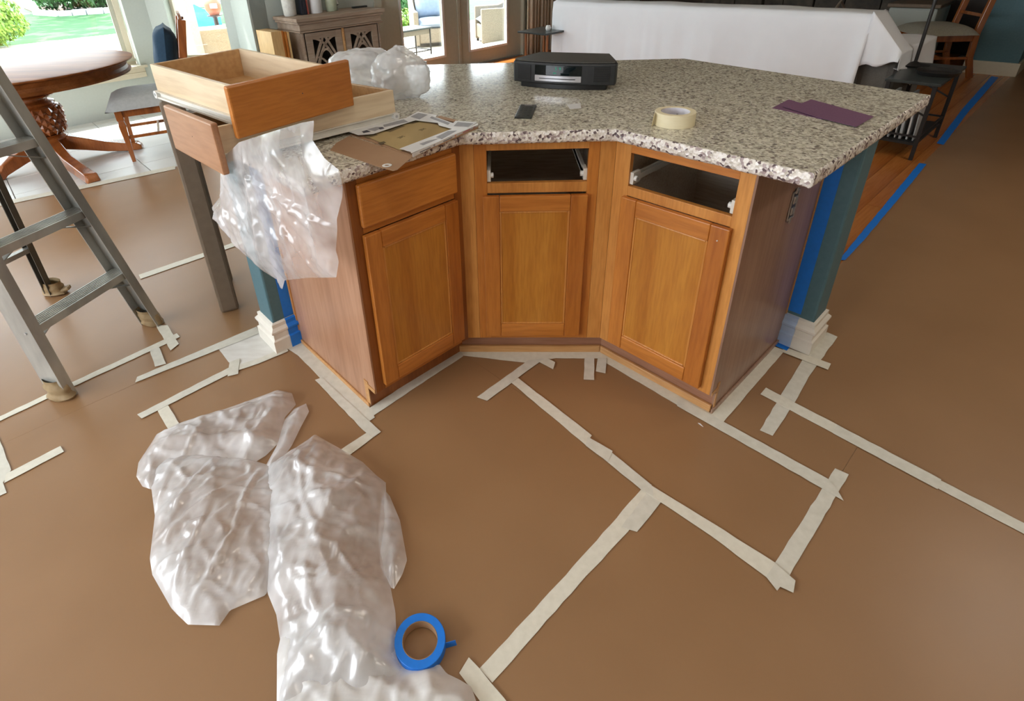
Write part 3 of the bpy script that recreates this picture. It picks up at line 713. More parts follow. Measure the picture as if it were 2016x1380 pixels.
# small pale shim under the far worktop end
s0 = Vector((1.20, 1.83)); tag(MB().obox((1.115, 1.79, .868), (1.36, 2.03, .868), .03, .008).build('wood_shim', 'raw_strip'), 'thin pale wood strip under the worktop end above the blue wall end', 'shim')

# ============================================================ LOOSE DRAWERS ON THE WORKTOP
def loose_drawer(label, o, yaw, pit, rol, L, Wd, Ht, Fw, Fh, zb, fm='oak_x'):
    e = empty('loose_drawer', (0, 0, 0), 0, label, 'drawer', 'pulled-out drawers stacked on the worktop')
    e.matrix_world = Matrix.Translation(o) @ Matrix.Rotation(yaw, 4, 'Z') @ Matrix.Rotation(pit, 4, 'X') @ Matrix.Rotation(rol, 4, 'Y')
    hw = Wd / 2; t = .013
    f = MB().box(-Fw / 2, Fw / 2, 0, .019, 0, Fh).build('drawer_front', fm, e, bevel=.005)
    MB().tube([(.02, -.0004, Fh * .55), (.02, .0008, Fh * .55)], .0018, 8).build('screw_hole', 'dark_print', f)
    for s in (-1, 1):
        a, b = sorted((s * hw, s * (hw - t)))
        MB().box(a, b, .0195, .019 + L, zb, zb + Ht).build('side', 'maple_out', e, bevel=.002)
        a, b = sorted((s * hw, s * (hw + .011)))
        m = MB().box(a, b, .022, .019 + L, zb - .002, zb + .004).box(min(s * hw, s * hw + s * .0015), max(s * hw, s * hw + s * .0015), .022, .019 + L, zb, zb + .021).box(a, b, .022, .019 + L, zb + .019, zb + .021)
        r = m.build('slide_rail', 'steel_slide', e)
        w = MB(); w.tube([(s * (hw + .001), .012 + L, zb + .010), (s * (hw + .013), .012 + L, zb + .010)], .0125, 18); w.build('wheel', 'white_plastic', r, smooth=40)
        MB().tube([(s * (hw + .012), .012 + L, zb + .010), (s * (hw + .0142), .012 + L, zb + .010)], .005, 12).build('rivet', 'zinc', r, smooth=40)
    MB().box(-hw + t, hw - t, .0195, .032, zb, zb + Ht - .004).build('front_panel', 'maple_out', e)
    MB().box(-hw + t, hw - t, .019 + L - t, .019 + L, zb, zb + Ht).build('back_panel', 'maple', e, bevel=.002)
    MB().box(-hw + t, hw - t, .032, .019 + L - t, zb + .006, zb + .012).build('bottom_panel', 'maple', e)
    return e
loose_drawer('lower pulled-out maple drawer lying on the worktop, its pale front turned to the brown stool', (-.894, 1.518, .906), -.794, -.011, -.048, .604, .289, .096, .438, .141, .019, 'raw_front')
loose_drawer('upper pulled-out maple drawer with orange oak front stacked across the other drawer', (-.572, 1.555, 1.006), .909, .029, -.009, .545, .317, .104, .397, .140, .021)

# ============================================================ THINGS ON THE WORKTOP
ZC = .9142
# clock radio
rd = empty('clock_radio', (.253, 2.272, ZC), math.radians(-20.5), 'black table clock radio with silver slot plate and green digits', 'radio')
def radio_outline(w, d, bulge, wb, n=16):
    f = [(-w / 2 + w * i / n, -bulge * (1 - (2 * i / n - 1) ** 2)) for i in range(n + 1)]
    return f + [(w / 2, .03), (wb / 2, d), (-wb / 2, d), (-w / 2, .03)]
m = MB().prism(radio_outline(.412, .185, .030, .300), .018, .100); m.build('case', 'black_case', rd, bevel=.006)
MB().prism(radio_outline(.400, .180, .028, .292), .100, .106).build('top_panel', 'black_top', rd, bevel=.003)
MB().prism(radio_outline(.345, .16, .026, .26), .0, .018).build('base', 'black_deep', rd, bevel=.002)
def arc(name, x0, x1, z0, z1, mat, off=.001, th=.003, n=8, par=rd, bev=.0008):
    B = lambda x: -.030 * (1 - (x / .206) ** 2)
    P = [(x0 + (x1 - x0) * i / n, B(x0 + (x1 - x0) * i / n) - off - th) for i in range(n + 1)]
    P += [(x, y + th + .004) for x, y in P[::-1]]
    return MB().prism(P, z0, z1).build(name, mat, par, bevel=bev)
dsp = arc('display', -.107, .080, .054, .092, 'display_glass', .0)
pl = arc('disc_plate', -.107, .080, .030, .0525, 'silver_face', .001)
arc('disc_slot', -.088, .058, .0395, .0425, 'black_deep', .0042, .0012, par=pl)
for s in (-1, 1):
    g = arc('speaker_grille', -.185 if s < 0 else .125, -.125 if s < 0 else .185, .030, .090, 'black_case', -.0005, n=5)
    for k in range(9):
        arc('slat', -.183 if s < 0 else .127, -.127 if s < 0 else .183, .0335 + k * .0065, .0365 + k * .0065, 'black_deep', .0022, .0012, n=4, par=g, bev=0)
for tx, x, z, sz in (('3', -.020, .079, .017), ('9', -.003, .079, .017), ('PM', -.024, .062, .010)):
    o = link('display_digit', text_mesh(tx, sz), 'led_green', rd); y = -.030 * (1 - (x / .206) ** 2) - .0036
    o.location = (x, y, z); o.rotation_euler = (PI / 2, 0, 0)
# remote control
rm = empty('remote_control', (.0925, 1.924, ZC), math.radians(-25), 'small flat black remote control lying on the worktop', 'remote')
rm.rotation_euler = (0, 0, math.atan2(1.997 - 1.837, .134 - .108) - PI / 2)
MB().box(-.029, .029, -.083, .083, 0, .0065).build('body', 'remote_black', rm, bevel=.002)
for i in range(3):
    for j in range(6): MB().box(-.021 + i * .0155, -.0105 + i * .0155, -.068 + j * .021, -.060 + j * .021, .0066, .0076).build('button', 'button_grey', rm)
MB().box(-.012, .014, .066, .074, .0066, .0069).build('label_print', 'grey_print', rm)
# roll of masking tape
rt = empty('tape_roll', (.5425, 1.735, ZC), -.15, 'thick cream roll of masking tape with a white core, on the worktop', 'tape roll')
def ring(r0, r1, h, n=56):
    m = MB(); V = []; F = []
    pr = [(r0, 0), (r1 - .001, 0), (r1, .001), (r1, h - .001), (r1 - .001, h), (r0, h)]
    for r, z in pr:
        for i in range(n): V.append((r * math.cos(2 * PI * i / n), r * math.sin(2 * PI * i / n), z))
    for j in range(len(pr)):
        for i in range(n): F.append((j * n + i, j * n + (i + 1) % n, ((j + 1) % len(pr)) * n + (i + 1) % n, ((j + 1) % len(pr)) * n + i))
    return m.add(V, F)
ring(.0435, .0605, .041).build('tape_body', 'cream_roll', rt, smooth=40)
ring(.0415, .0434, .040).build('core', 'roll_core', rt, smooth=40)
MB().add([(-.0605, -.01, .001), (-.0605, -.01, .040), (-.066, -.032, .036), (-.070, -.036, .001), (-.061, -.01, .001), (-.061, -.01, .040), (-.0665, -.032, .036), (-.0705, -.036, .001)],
         [(0, 1, 2, 3), (7, 6, 5, 4), (0, 4, 5, 1), (1, 5, 6, 2), (2, 6, 7, 3), (3, 7, 4, 0)]).build('loose_end', 'cream_roll', rt)
for a in (1.2, 2.3, -.2): MB().obox((.0412 * math.cos(a), .0412 * math.sin(a), .014), (.0412 * math.cos(a + .14), .0412 * math.sin(a + .14), .014), .0006, .016).build('core_print', 'grey_print', rt)
# sandpaper sheets
def flat(name, px, z, th, mat, label=None, cat=None, par=None, group=None, sub=None):
    P = [at(u, v, z) for u, v in px]
    o = MB().prism([(p.x, p.y) for p in P], z, z + th).build(name, mat, par)
    return tag(o, label, cat, group) if label else o
flat('sandpaper_sheet', [(1520, 213), (1553, 196), (1575, 203), (1660, 229), (1618, 235), (1540, 217)], ZC, .0012, 'sandpaper', 'purple sandpaper piece lying underneath the longer purple piece', 'sandpaper')
flat('sandpaper_sheet', [(1541, 210), (1578, 204), (1597, 196), (1720, 230), (1686, 250), (1616, 233)], ZC + .0035, .0012, 'sandpaper', 'longer purple sandpaper piece lying on top, nearer the worktop end', 'sandpaper')
# torn open sandpaper packet
pk = empty('sandpaper_packet', (0, 0, 0), 0, 'flat white cardboard sandpaper packet torn open over a tan sheet', 'packet')
z1 = ZC + .0095
flat('bottom_board', [(690, 266), (826, 224), (942, 247), (941, 253), (812, 309)], ZC, .002, 'card_brown', par=pk)
flat('inner_sheet', [(718, 268), (823, 236), (900, 256), (878, 268), (790, 297)], ZC + .0035, .001, 'tan_grit', par=pk)
flat('torn_strip', [(687, 260), (800, 232), (823, 220), (860, 227), (856, 233), (843, 240), (818, 237), (780, 249), (735, 264), (705, 266)], z1, .001, 'packet_white', par=pk)
flat('torn_strip', [(843, 240), (858, 231), (892, 243), (897, 238), (940, 241), (917, 254), (890, 254), (864, 247), (862, 242)], z1, .001, 'packet_white', par=pk)
flat('torn_strip', [(787, 293), (890, 254), (917, 254), (940, 243), (941, 246), (810, 302), (808, 299)], z1, .001, 'packet_white', par=pk)
flat('inner_flap', [(858, 232), (866, 228), (900, 237), (896, 241)], z1 - .002, .001, 'card_brown', par=pk)
a, b = at(812, 303, z1), at(941, 244, z1); sp_ = MB().obox((a.x, a.y, ZC + .0055), (b.x, b.y, ZC + .0055), .0012, .0105).build('spine', 'packet_white', pk)
for px in ([(804, 240), (757, 250), (754, 246), (795, 235)], [(826, 235), (808, 230), (824, 222), (842, 226)], [(846, 232), (850, 229), (886, 242), (882, 246)], [(893, 248), (901, 240), (932, 243), (922, 250)],
           [(826, 283), (843, 277), (866, 272), (833, 286)], [(858, 270), (882, 258), (900, 257), (870, 274)], [(722, 255), (740, 250), (757, 250), (738, 258)]):
    flat('print_block', px, z1 + .0011, .0002, 'grey_print', par=pk)
for px in ([(712, 259), (722, 256), (730, 259), (716, 262)], [(745, 252), (752, 250), (757, 253), (748, 255)]): flat('print_block', px, z1 + .0014, .0002, 'dark_print', par=pk)
for px in ([(716, 268), (738, 262), (744, 266), (724, 272)], [(756, 258), (790, 247), (798, 248), (768, 260)], [(795, 243), (820, 237), (826, 240), (812, 244)], [(862, 266), (880, 260), (884, 262), (868, 269)], [(744, 281), (756, 278), (760, 281), (750, 285)]):
    flat('scorch_mark', px, ZC + .0046, .0002, 'tan_smudge', par=pk)
def txt_on(body, size, p, xdir, zdir, mat, par, name='lettering'):
    o = link(name, text_mesh(body, size), mat, par); x = Vector(xdir).normalized(); z = Vector(zdir).normalized(); y = z.cross(x)
    o.matrix_local = Matrix(((x.x, y.x, z.x, p[0]), (x.y, y.y, z.y, p[1]), (x.z, y.z, z.z, p[2]), (0, 0, 0, 1))); return o
sd_ = (b - a).normalized(); nn = Vector((sd_.y, -sd_.x, 0))
def onspine(t): return a.lerp(b, t) * 1 + nn * .0009
for t, tx, sz, mt in ((.93, '3M', .010, 'red_print'), (.62, '80', .008, 'orange_print'), (.30, '02', .008, 'dark_print')):
    q = onspine(t); txt_on(tx, sz, (q.x, q.y, ZC + .0055), sd_, nn, mt, pk)
for t, L in ((.17, .05), (.50, .045), (.80, .04)):
    q = onspine(t); MB().obox(q + sd_ * -L / 2 + Vector((0, 0, ZC + .0045 - q.z)), q + sd_ * L / 2 + Vector((0, 0, ZC + .0045 - q.z)), .0003, .002).build('print_line', 'dark_print' if t < .7 else 'red_print', pk)
for u, v in ((832, 255), (790, 270)):
    q = at(u, v, ZC + .0048); txt_on('3M', .021, q, (b - a), (0, 0, 1), 'tan_smudge', pk)
flat('packet_flap', [(688, 268), (812, 309), (782, 335), (775, 337), (752, 331), (650, 296), (662, 282)], ZC + .0002, .0012, 'card_brown', par=pk)
q = at(762, 326, ZC + .002)
tag(ring(.0065, .0135, .0015, 28).build('paper_washer', 'white_plastic', loc=(q.x, q.y, ZC + .002)), 'small cream ring disc resting on the brown packet flap', 'disc')
# clear sticker on the worktop
flat('clear_sticker', [(1116, 206), (1143, 203), (1144, 213), (1122, 215)], ZC, .0003, 'packet_white', 'tiny pale sticker stuck to the worktop in front of the radio', 'sticker')

# ============================================================ PLASTIC FILM
def film(name, polys, step, hfun, mat, frame=None, thick=0):
    V = []; F = []
    for li, poly in enumerate(polys):
        X, fs, dm = grid_poly(poly, step); o = len(V)
        for (x, y), d in zip(X, dm): V.append(hfun(li, x, y, d))
        F += [tuple(i + o for i in f) for f in fs]
    me = bpy.data.meshes.new(name); me.from_pydata([tuple(v) for v in V], [], F)
    return link(name, me, mat, smooth=True)
def fold(x, y, ang, sc, seed):
    """long soft pleats running along direction ang"""
    c, s = math.cos(ang), math.sin(ang); u, w = x * c + y * s, -x * s + y * c
    v = noise.noise(Vector((u * sc * .35, w * sc, seed))) 
    return abs(v) * 2
def crease(x, y, ang, fr, an, seed):
    c, s_ = math.cos(ang), math.sin(ang); u, w = x * c + y * s_, -x * s_ + y * c
    n = noise.noise(Vector((u * fr * an + .3 * noise.noise(Vector((x * 3, y * 3, seed))), w * fr, seed * 1.7)))
    return max(0, 1 - abs(n) * 5.5)
LOBES = [
 ([(575, 775), (547, 769), (473, 796), (352, 837), (306, 861), (273, 912), (269, 939), (281, 959), (299, 965), (330, 930), (389, 915), (487, 921), (524, 898), (550, 872), (561, 823), (583, 798)], .075, .3),
 ([(561, 828), (580, 806), (603, 796), (609, 812), (593, 842), (575, 879), (540, 930), (520, 925), (545, 880)], .05, 1.2),
 ([(299, 930), (299, 963), (306, 1018), (296, 1102), (301, 1134), (338, 1199), (350, 1212), (371, 1232), (433, 1234), (454, 1204), (524, 1174), (560, 1090), (570, 930), (487, 905), (389, 895), (330, 905)], .055, .7),
 ([(621, 858), (667, 884), (714, 912), (742, 939), (760, 953), (763, 1037), (753, 1088), (769, 1157), (779, 1208), (783, 1297), (800, 1325), (750, 1380), (547, 1400), (556, 1287), (545, 1213), (528, 1171), (520, 1088), (515, 960), (528, 921), (590, 880)], .12, 1.5),
 ([(755, 965), (768, 980), (788, 1028), (802, 1106), (793, 1134), (774, 1167), (750, 1120), (745, 1050)], .03, 1.3),
 ([(547, 1290), (560, 1230), (640, 1200), (720, 1220), (779, 1250), (783, 1297), (797, 1320), (830, 1318), (866, 1312), (880, 1330), (905, 1342), (928, 1356), (938, 1385), (942, 1420), (800, 1440), (640, 1440), (546, 1420)], .045, 2.2),
]
polys = [[(at(u, v, .004).x, at(u, v, .004).y) for u, v in P] for P, _, _ in LOBES]
def hfloor(li, x, y, d):
    amp, ang = LOBES[li][1], LOBES[li][2]
    env = 1 - math.exp(-d / .035)
    dome = 1 - math.exp(-d / .12)
    b_ = .5 + .5 * noise.noise(Vector((x * 5, y * 5, li * 3.1)))
    c = crumple((x, y, li * .7), 9); c2 = crumple((x, y, li * .3), 22)
    h = amp * dome * (.35 + .65 * b_) + env * (.015 * crease(x, y, ang, 6, .3, li) + .010 * crease(x, y, ang + .8, 10, .45, li + 5) + .008 * crease(x, y, ang - .7, 15, .6, li + 8) + .014 * (1 - c) + .005 * (1 - c2) + .004 * crease(x, y, ang + 1.3, 26, .5, li + 2) + .0035 * crease(x, y, ang + .2, 34, .4, li + 12))
    return (x, y, .007 + li * .0012 + max(0, h))
pf = film('plastic_sheet', polys[:5], .0065, hfloor, 'film_milky'); tag(pf, 'large crumpled heap of milky plastic film lying on the brown floor paper', 'plastic')
pw_ = film('folded_layer', [polys[5]], .007, lambda li, x, y, d: hfloor(5, x, y, d), 'film_white'); pw_.parent = pf

# film hanging over the worktop end, below the upper drawer
HANG = [(475, 279), (540, 258), (600, 240), (624, 236), (621, 275), (645, 311), (673, 333), (680, 369), (679, 387), (668, 430), (669, 450), (666, 492), (673, 513), (672, 542), (620, 541), (577, 545), (573, 562), (569, 560), (564, 545), (539, 530), (501, 496), (470, 462), (452, 440), (429, 405), (446, 379), (441, 341), (446, 307)]
PH = Vector((Q * .488, Q * .488, 0)); NH = Vector((Q, Q, 0))
def hp(u, v):
    p = onp(u, v, PH, NH); return (p.dot(Vector((-Q, Q, 0))), p.z)
ztop = .99
def hhang(li, s, z, d):
    env = 1 - math.exp(-d / .03)
    out = env * (.016 * (.5 + .5 * noise.noise(Vector((s * 8, z * 3, 2)))) + .012 * (1 - crumple((s, z, 4), 8)) + .004 * (1 - crumple((s, z, 9), 26)) + .010 * crease(s, z, 1.3, 8, .25, 2) + .006 * crease(s, z, .5, 12, .4, 3) + .004 * crease(s, z, 2.2, 16, .5, 6) + .002 * crease(s, z, 1.0, 28, .4, 7) + .002 * crease(s, z, 2.6, 34, .4, 9)) + .02 * math.sin(max(0, min(1, (z - .35) / .5)) * PI)
    n = .488 - .006 - out * (1 if z < .93 else .6)
    p = Vector((-Q, Q, 0)) * s + NH * n
    return (p.x, p.y, z)
fh = film('plastic_sheet', [[hp(u, v) for u, v in HANG]], .005, hhang, 'film_clear')
tag(fh, 'clear crumpled plastic film hanging down over the worktop end below the drawers', 'plastic')

# puffed film heap on the worktop behind the drawers
def puff(V, F, c, r, seed, n=44):
    o = len(V)
    for j in range(n + 1):
        th = PI * j / n
        for i in range(2 * n):
            ph = PI * i / n; d = Vector((math.sin(th) * math.cos(ph), math.sin(th) * math.sin(ph), math.cos(th)))
            k = 1 + .16 * noise.noise(d * 1.7 + Vector((seed, 0, 0))) - .13 * (crumple(d, 1.9 + seed * .1) - .5) - .05 * (crumple(d, 4.5) - .4) + .05 * max(0, 1 - abs(noise.noise(d * 2.3)) * 6)
            p = Vector((c[0] + d.x * r[0] * k, c[1] + d.y * r[1] * k, c[2] + d.z * r[2] * k))
            p.z = max(p.z, ZC + .001 + .002 * abs(noise.noise(p * 40)))
            V.append(tuple(p))
    for j in range(n):
        for i in range(2 * n):
            F.append((o + j * 2 * n + i, o + j * 2 * n + (i + 1) % (2 * n), o + (j + 1) * 2 * n + (i + 1) % (2 * n), o + (j + 1) * 2 * n + i))
V, F = [], []
puff(V, F, (-.385, 2.205, ZC + .085), (.115, .105, .098), 1.0)
puff(V, F, (-.56, 2.32, ZC + .075), (.16, .10, .10), 2.4)
me = bpy.data.meshes.new('plastic_sheet'); me.from_pydata(V, [], F)
tag(link('plastic_sheet', me, 'film_milky', smooth=True), 'puffed heap of milky plastic film on the worktop behind the drawers', 'plastic')

# blue tape roll on the floor
br = empty('tape_roll', (at(828, 1268, .012).x, at(828, 1268, .012).y, .0042), 0, 'blue roll of painters tape lying on the floor paper beside the plastic heap', 'tape roll')
pL, pR = at(777, 1262, .012), at(876, 1262, .012); rr = (pR - pL).length / 2
ring(rr * .70, rr, .026).build('tape_body', 'tape_blue', br, smooth=40)
ring(rr * .675, rr * .699, .026).build('core', 'card_brown', br, smooth=40)
MB().obox((rr * .97, -.004, .013), (rr + .024, .002, .016), .0006, .022).build('loose_end', 'tape_blue', br)

# ============================================================ BROWN STOOL
st = empty('bar_stool', (-1.25, 2.053, .0025), math.radians(29), 'tall brown stool with thick square legs behind the drawers', 'stool')
for x, y, h in ((0, 0, .965), (0, .27, .965), (.36, .0, .70), (.36, .34, .70)):
    if x: continue
    MB().box(-.040, .040, y - .024, y + .024, 0, h).build('leg', 'stool_brown', st, bevel=.012)
for y in (0, .27): MB().box(.30, .37, y - .03, y + .03, 0, .80).build('leg', 'stool_brown', st, bevel=.012)
MB().box(-.035, .38, -.02, .29, .80, .858).build('seat', 'stool_brown', st, bevel=.012)
MB().box(-.036, -.0, .026, .245, .86, .965).build('backrest', 'stool_brown', st, bevel=.01)

# ============================================================ STEP LADDER
ld = empty('step_ladder', (0, 0, 0), 0, 'old grey aluminium step ladder with paper-wrapped feet', 'ladder')
zf = .003
fr_ = {1: (Vector((-1.556, 1.962, zf)), Vector((-1.752, 1.765, 1.62))), 0: (Vector((-1.658, 1.476, zf)), Vector((-1.895, 1.60, 1.62)))}
rear = {1: (Vector((-2.216, 2.190, zf)), Vector((-1.83, 1.80, 1.60))), 0: (Vector((-2.36, 1.62, zf)), Vector((-1.93, 1.62, 1.60)))}
xd = (fr_[1][0] - fr_[0][0]).normalized(); outw = Vector((xd.y, -xd.x, 0))
if outw.x < 0: outw = -outw
def chan(m, a, b, w, d, t, inward, back):
    """C-shaped rail: web facing sideways, two flanges turned inward"""
    ax = (b - a).normalized()
    P = [(0, 0), (w, 0), (w, t), (t, t), (t, d - t), (w, d - t), (w, d), (0, d)]
    vs = [p + inward * q[0] + back * (q[1] - d / 2) for p in (a, b) for q in P]
    n = 8; m.add(vs, [tuple(range(n)), tuple(range(n, 2 * n))[::-1]] + [(i, (i + 1) % n, (i + 1) % n + n, i + n) for i in range(n)])
for k in (0, 1):
    inw = xd if k == 0 else -xd
    a, b = fr_[k]
    m = MB(); chan(m, a - inw * .0, b, .038, .092, .004, inw, -outw); m.build('front_rail', 'aluminium', ld)
    a, b = rear[k]; m = MB(); chan(m, a, b, .026, .038, .004, inw, -outw); m.build('rear_rail', 'aluminium_dark', ld)
for i, z in enumerate((.300, .600, .900, 1.20)):
    A0 = fr_[0][0].lerp(fr_[0][1], z / 1.62); A1 = fr_[1][0].lerp(fr_[1][1], z / 1.62)
    s = MB(); u = (A1 - A0).normalized(); pr = [(-.036, -.022), (-.036, .0), (.040, .0), (.040, -.030), (.036, -.030), (.036, -.004), (-.032, -.004), (-.032, -.022)]
    vs = [p + outw * q[0] + Vector((0, 0, q[1])) for p in (A0 + u * .004, A1 - u * .004) for q in pr]
    s.add(vs, [tuple(range(8)), tuple(range(8, 16))[::-1]] + [(j, (j + 1) % 8, (j + 1) % 8 + 8, j + 8) for j in range(8)])
    st_ = s.build('tread', 'aluminium', ld)
    for q in range(6):
        c = -.028 + q * .011
        MB().obox(A0 + u * .01 + outw * c + Vector((0, 0, .0008)), A1 - u * .01 + outw * c + Vector((0, 0, .0008)), .003, .0016).build('grip_rib', 'aluminium', st_)
    for P_, sg in ((A0, -1), (A1, 1)):
        for dz in (-.012,):
            w = P_ + outw * .02 + Vector((0, 0, dz)); MB().tube([w, w + u * sg * .004], .005, 8).build('rivet', 'zinc', st_)
    if i < 3:
        B_ = A1 + outw * -.02; C_ = fr_[1][0].lerp(fr_[1][1], (z - .085) / 1.62)
        MB().obox(A1 - u * .13 + outw * -.01 + Vector((0, 0, -.03)), C_ - u * .01 + outw * -.01, .004, .022, outw).build('brace', 'aluminium', ld)
        B0 = fr_[0][0].lerp(fr_[0][1], (z - .085) / 1.62)
        MB().obox(A0 + u * .13 + outw * -.01 + Vector((0, 0, -.03)), B0 + u * .01 + outw * -.01, .004, .022, outw).build('brace', 'aluminium', ld)
for z in (.30, .75, 1.2):
    A0 = rear[0][0].lerp(rear[0][1], z / 1.6); A1 = rear[1][0].lerp(rear[1][1], z / 1.6)
    MB().obox(A0, A1, .030, .022).build('rear_bar', 'aluminium', ld)
c = [fr_[0][1], fr_[1][1]]; MB().box(-.19, .03, -.17, .17, 0, .03).build('top_cap', 'aluminium', ld, loc=(c[0].x * .5 + c[1].x * .5 + .03, c[0].y * .5 + c[1].y * .5, 1.62), rot=math.atan2(xd.y, xd.x) - PI / 2)
for i, (a, b) in enumerate((fr_[0], fr_[1], rear[1], rear[0])):
    ax = (b - a).normalized(); V = []; n = 18; rows = 9
    for j in range(rows):
        for k in range(n):
            t = 2 * PI * k / n; w = 1.0 + .16 * noise.noise(Vector((math.cos(t) * 1.5, math.sin(t) * 1.5, j * .5 + i * 7)))
            rr_ = (.050 if j < 6 else .043) * w * (1.2 if i == 2 else 1) * (1.12 if j == 1 else 1)
            p = a + ax * (j * .0105) + xd * ((-.013 if i == 1 else .013) + math.cos(t) * rr_ * (.62)) + outw * math.sin(t) * rr_
            V.append((p.x, p.y, max(.0035, p.z)))
    Fc = [(j * n + k, j * n + (k + 1) % n, (j + 1) * n + (k + 1) % n, (j + 1) * n + k) for j in range(rows - 1) for k in range(n)] + [tuple(range(n))[::-1]]
    MB().add(V, Fc).build('foot_wrap', 'paper_wrap', ld, smooth=50)
q = rear[1][0]; MB().obox(q + Vector((.03, -.01, .02)), q + Vector((.095, .01, .035)), .035, .02).build('paper_tail', 'paper_wrap', ld, bevel=.008)
q = at(0, 509, .35); MB().obox(q + Vector((-.03, -.03, -.012)), q + Vector((.014, .014, .014)), .012, .034).build('warning_sticker', 'red_print', ld)

# ============================================================ ROUND TABLE
tb = empty('round_table', (-3.74, 4.25, 0), 0, 'round dark wood dining table on a carved pineapple pedestal by the windows', 'table')
MB().lathe([(.76, .735), (.785, .738), (.805, .748), (.805, .757), (.79, .762), (.0001, .764)], 72).build('table_top', 'chestnut_top', tb, smooth=40)
MB().lathe([(.62, .735), (.76, .735), (.755, .722), (.745, .700), (.752, .675), (.772, .665), (.765, .650), (.62, .650)], 72, cap=False).build('apron', 'chestnut_top', tb, smooth=40)
MB().lathe([(.03, .66), (.16, .66), (.16, .60), (.105, .59), (.095, .57), (.10, .555), (.165, .548), (.175, .54), (.165, .53), (.12, .52), (.115, .50), (.155, .485), (.16, .47), (.152, .46), (.175, .45), (.18, .44), (.03, .44)][::-1], 48).build('pedestal_neck', 'chestnut', tb, smooth=35)
pin = MB().lathe([(.03, .23), (.13, .23), (.155, .27), (.172, .33), (.180, .38), (.175, .44), (.03, .44)], 48).build('pineapple_body', 'chestnut', tb, smooth=35)
for j in range(5):
    for i in range(20):
        a_ = 2 * PI * (i + .5 * (j % 2)) / 20; z = .265 + j * .038; r = .156 + .024 * math.sin(min(1, (z - .23) / .16) * PI / 2)
        d = Vector((math.cos(a_), math.sin(a_), 0)); t_ = Vector((-d.y, d.x, 0)); c_ = d * r + Vector((0, 0, z)); hw, hh = PI * r / 20 * 1.02, .036
        MB().add([c_ + t_ * hw, c_ + Vector((0, 0, hh)), c_ - t_ * hw, c_ - Vector((0, 0, hh)), c_ + d * .017, c_ - d * .01], [(0, 1, 4), (1, 2, 4), (2, 3, 4), (3, 0, 4), (1, 0, 5), (2, 1, 5), (3, 2, 5), (0, 3, 5)]).build('carved_diamond', 'chestnut', pin)
MB().lathe([(.03, .10), (.10, .10), (.12, .14), (.14, .17), (.165, .185), (.165, .20), (.135, .21), (.15, .225), (.03, .23)], 40).build('pedestal_base', 'chestnut', tb, smooth=35)
for ang, L in ((23, .68), (-37, .91), (-104, .55), (150, .66)):
    a_ = math.radians(ang); d = Vector((math.cos(a_), math.sin(a_), 0)); m = MB(); V = []; F = []
    sec = [(.06, .10, .20, .055), (.14, .085, .205, .055), (.26, .060, .165, .05), (.42, .022, .105, .045), (L - .1, .003, .065, .048), (L - .03, .0025, .062, .052), (L, .004, .035, .045)]
    t_ = Vector((-d.y, d.x, 0))
    for s_, z0, z1, w in sec: V += [d * s_ + t_ * w + Vector((0, 0, z0)), d * s_ - t_ * w + Vector((0, 0, z0)), d * s_ - t_ * w * .8 + Vector((0, 0, z1)), d * s_ + t_ * w * .8 + Vector((0, 0, z1))]
    for k in range(len(sec) - 1): F += [(k * 4 + i, k * 4 + (i + 1) % 4, k * 4 + 4 + (i + 1) % 4, k * 4 + 4 + i) for i in range(4)]
    F += [(0, 1, 2, 3), tuple(range(len(sec) * 4 - 4, len(sec) * 4))[::-1]]
    o = m.add(V, F).build('foot', 'chestnut', tb, smooth=40, bevel=.006)

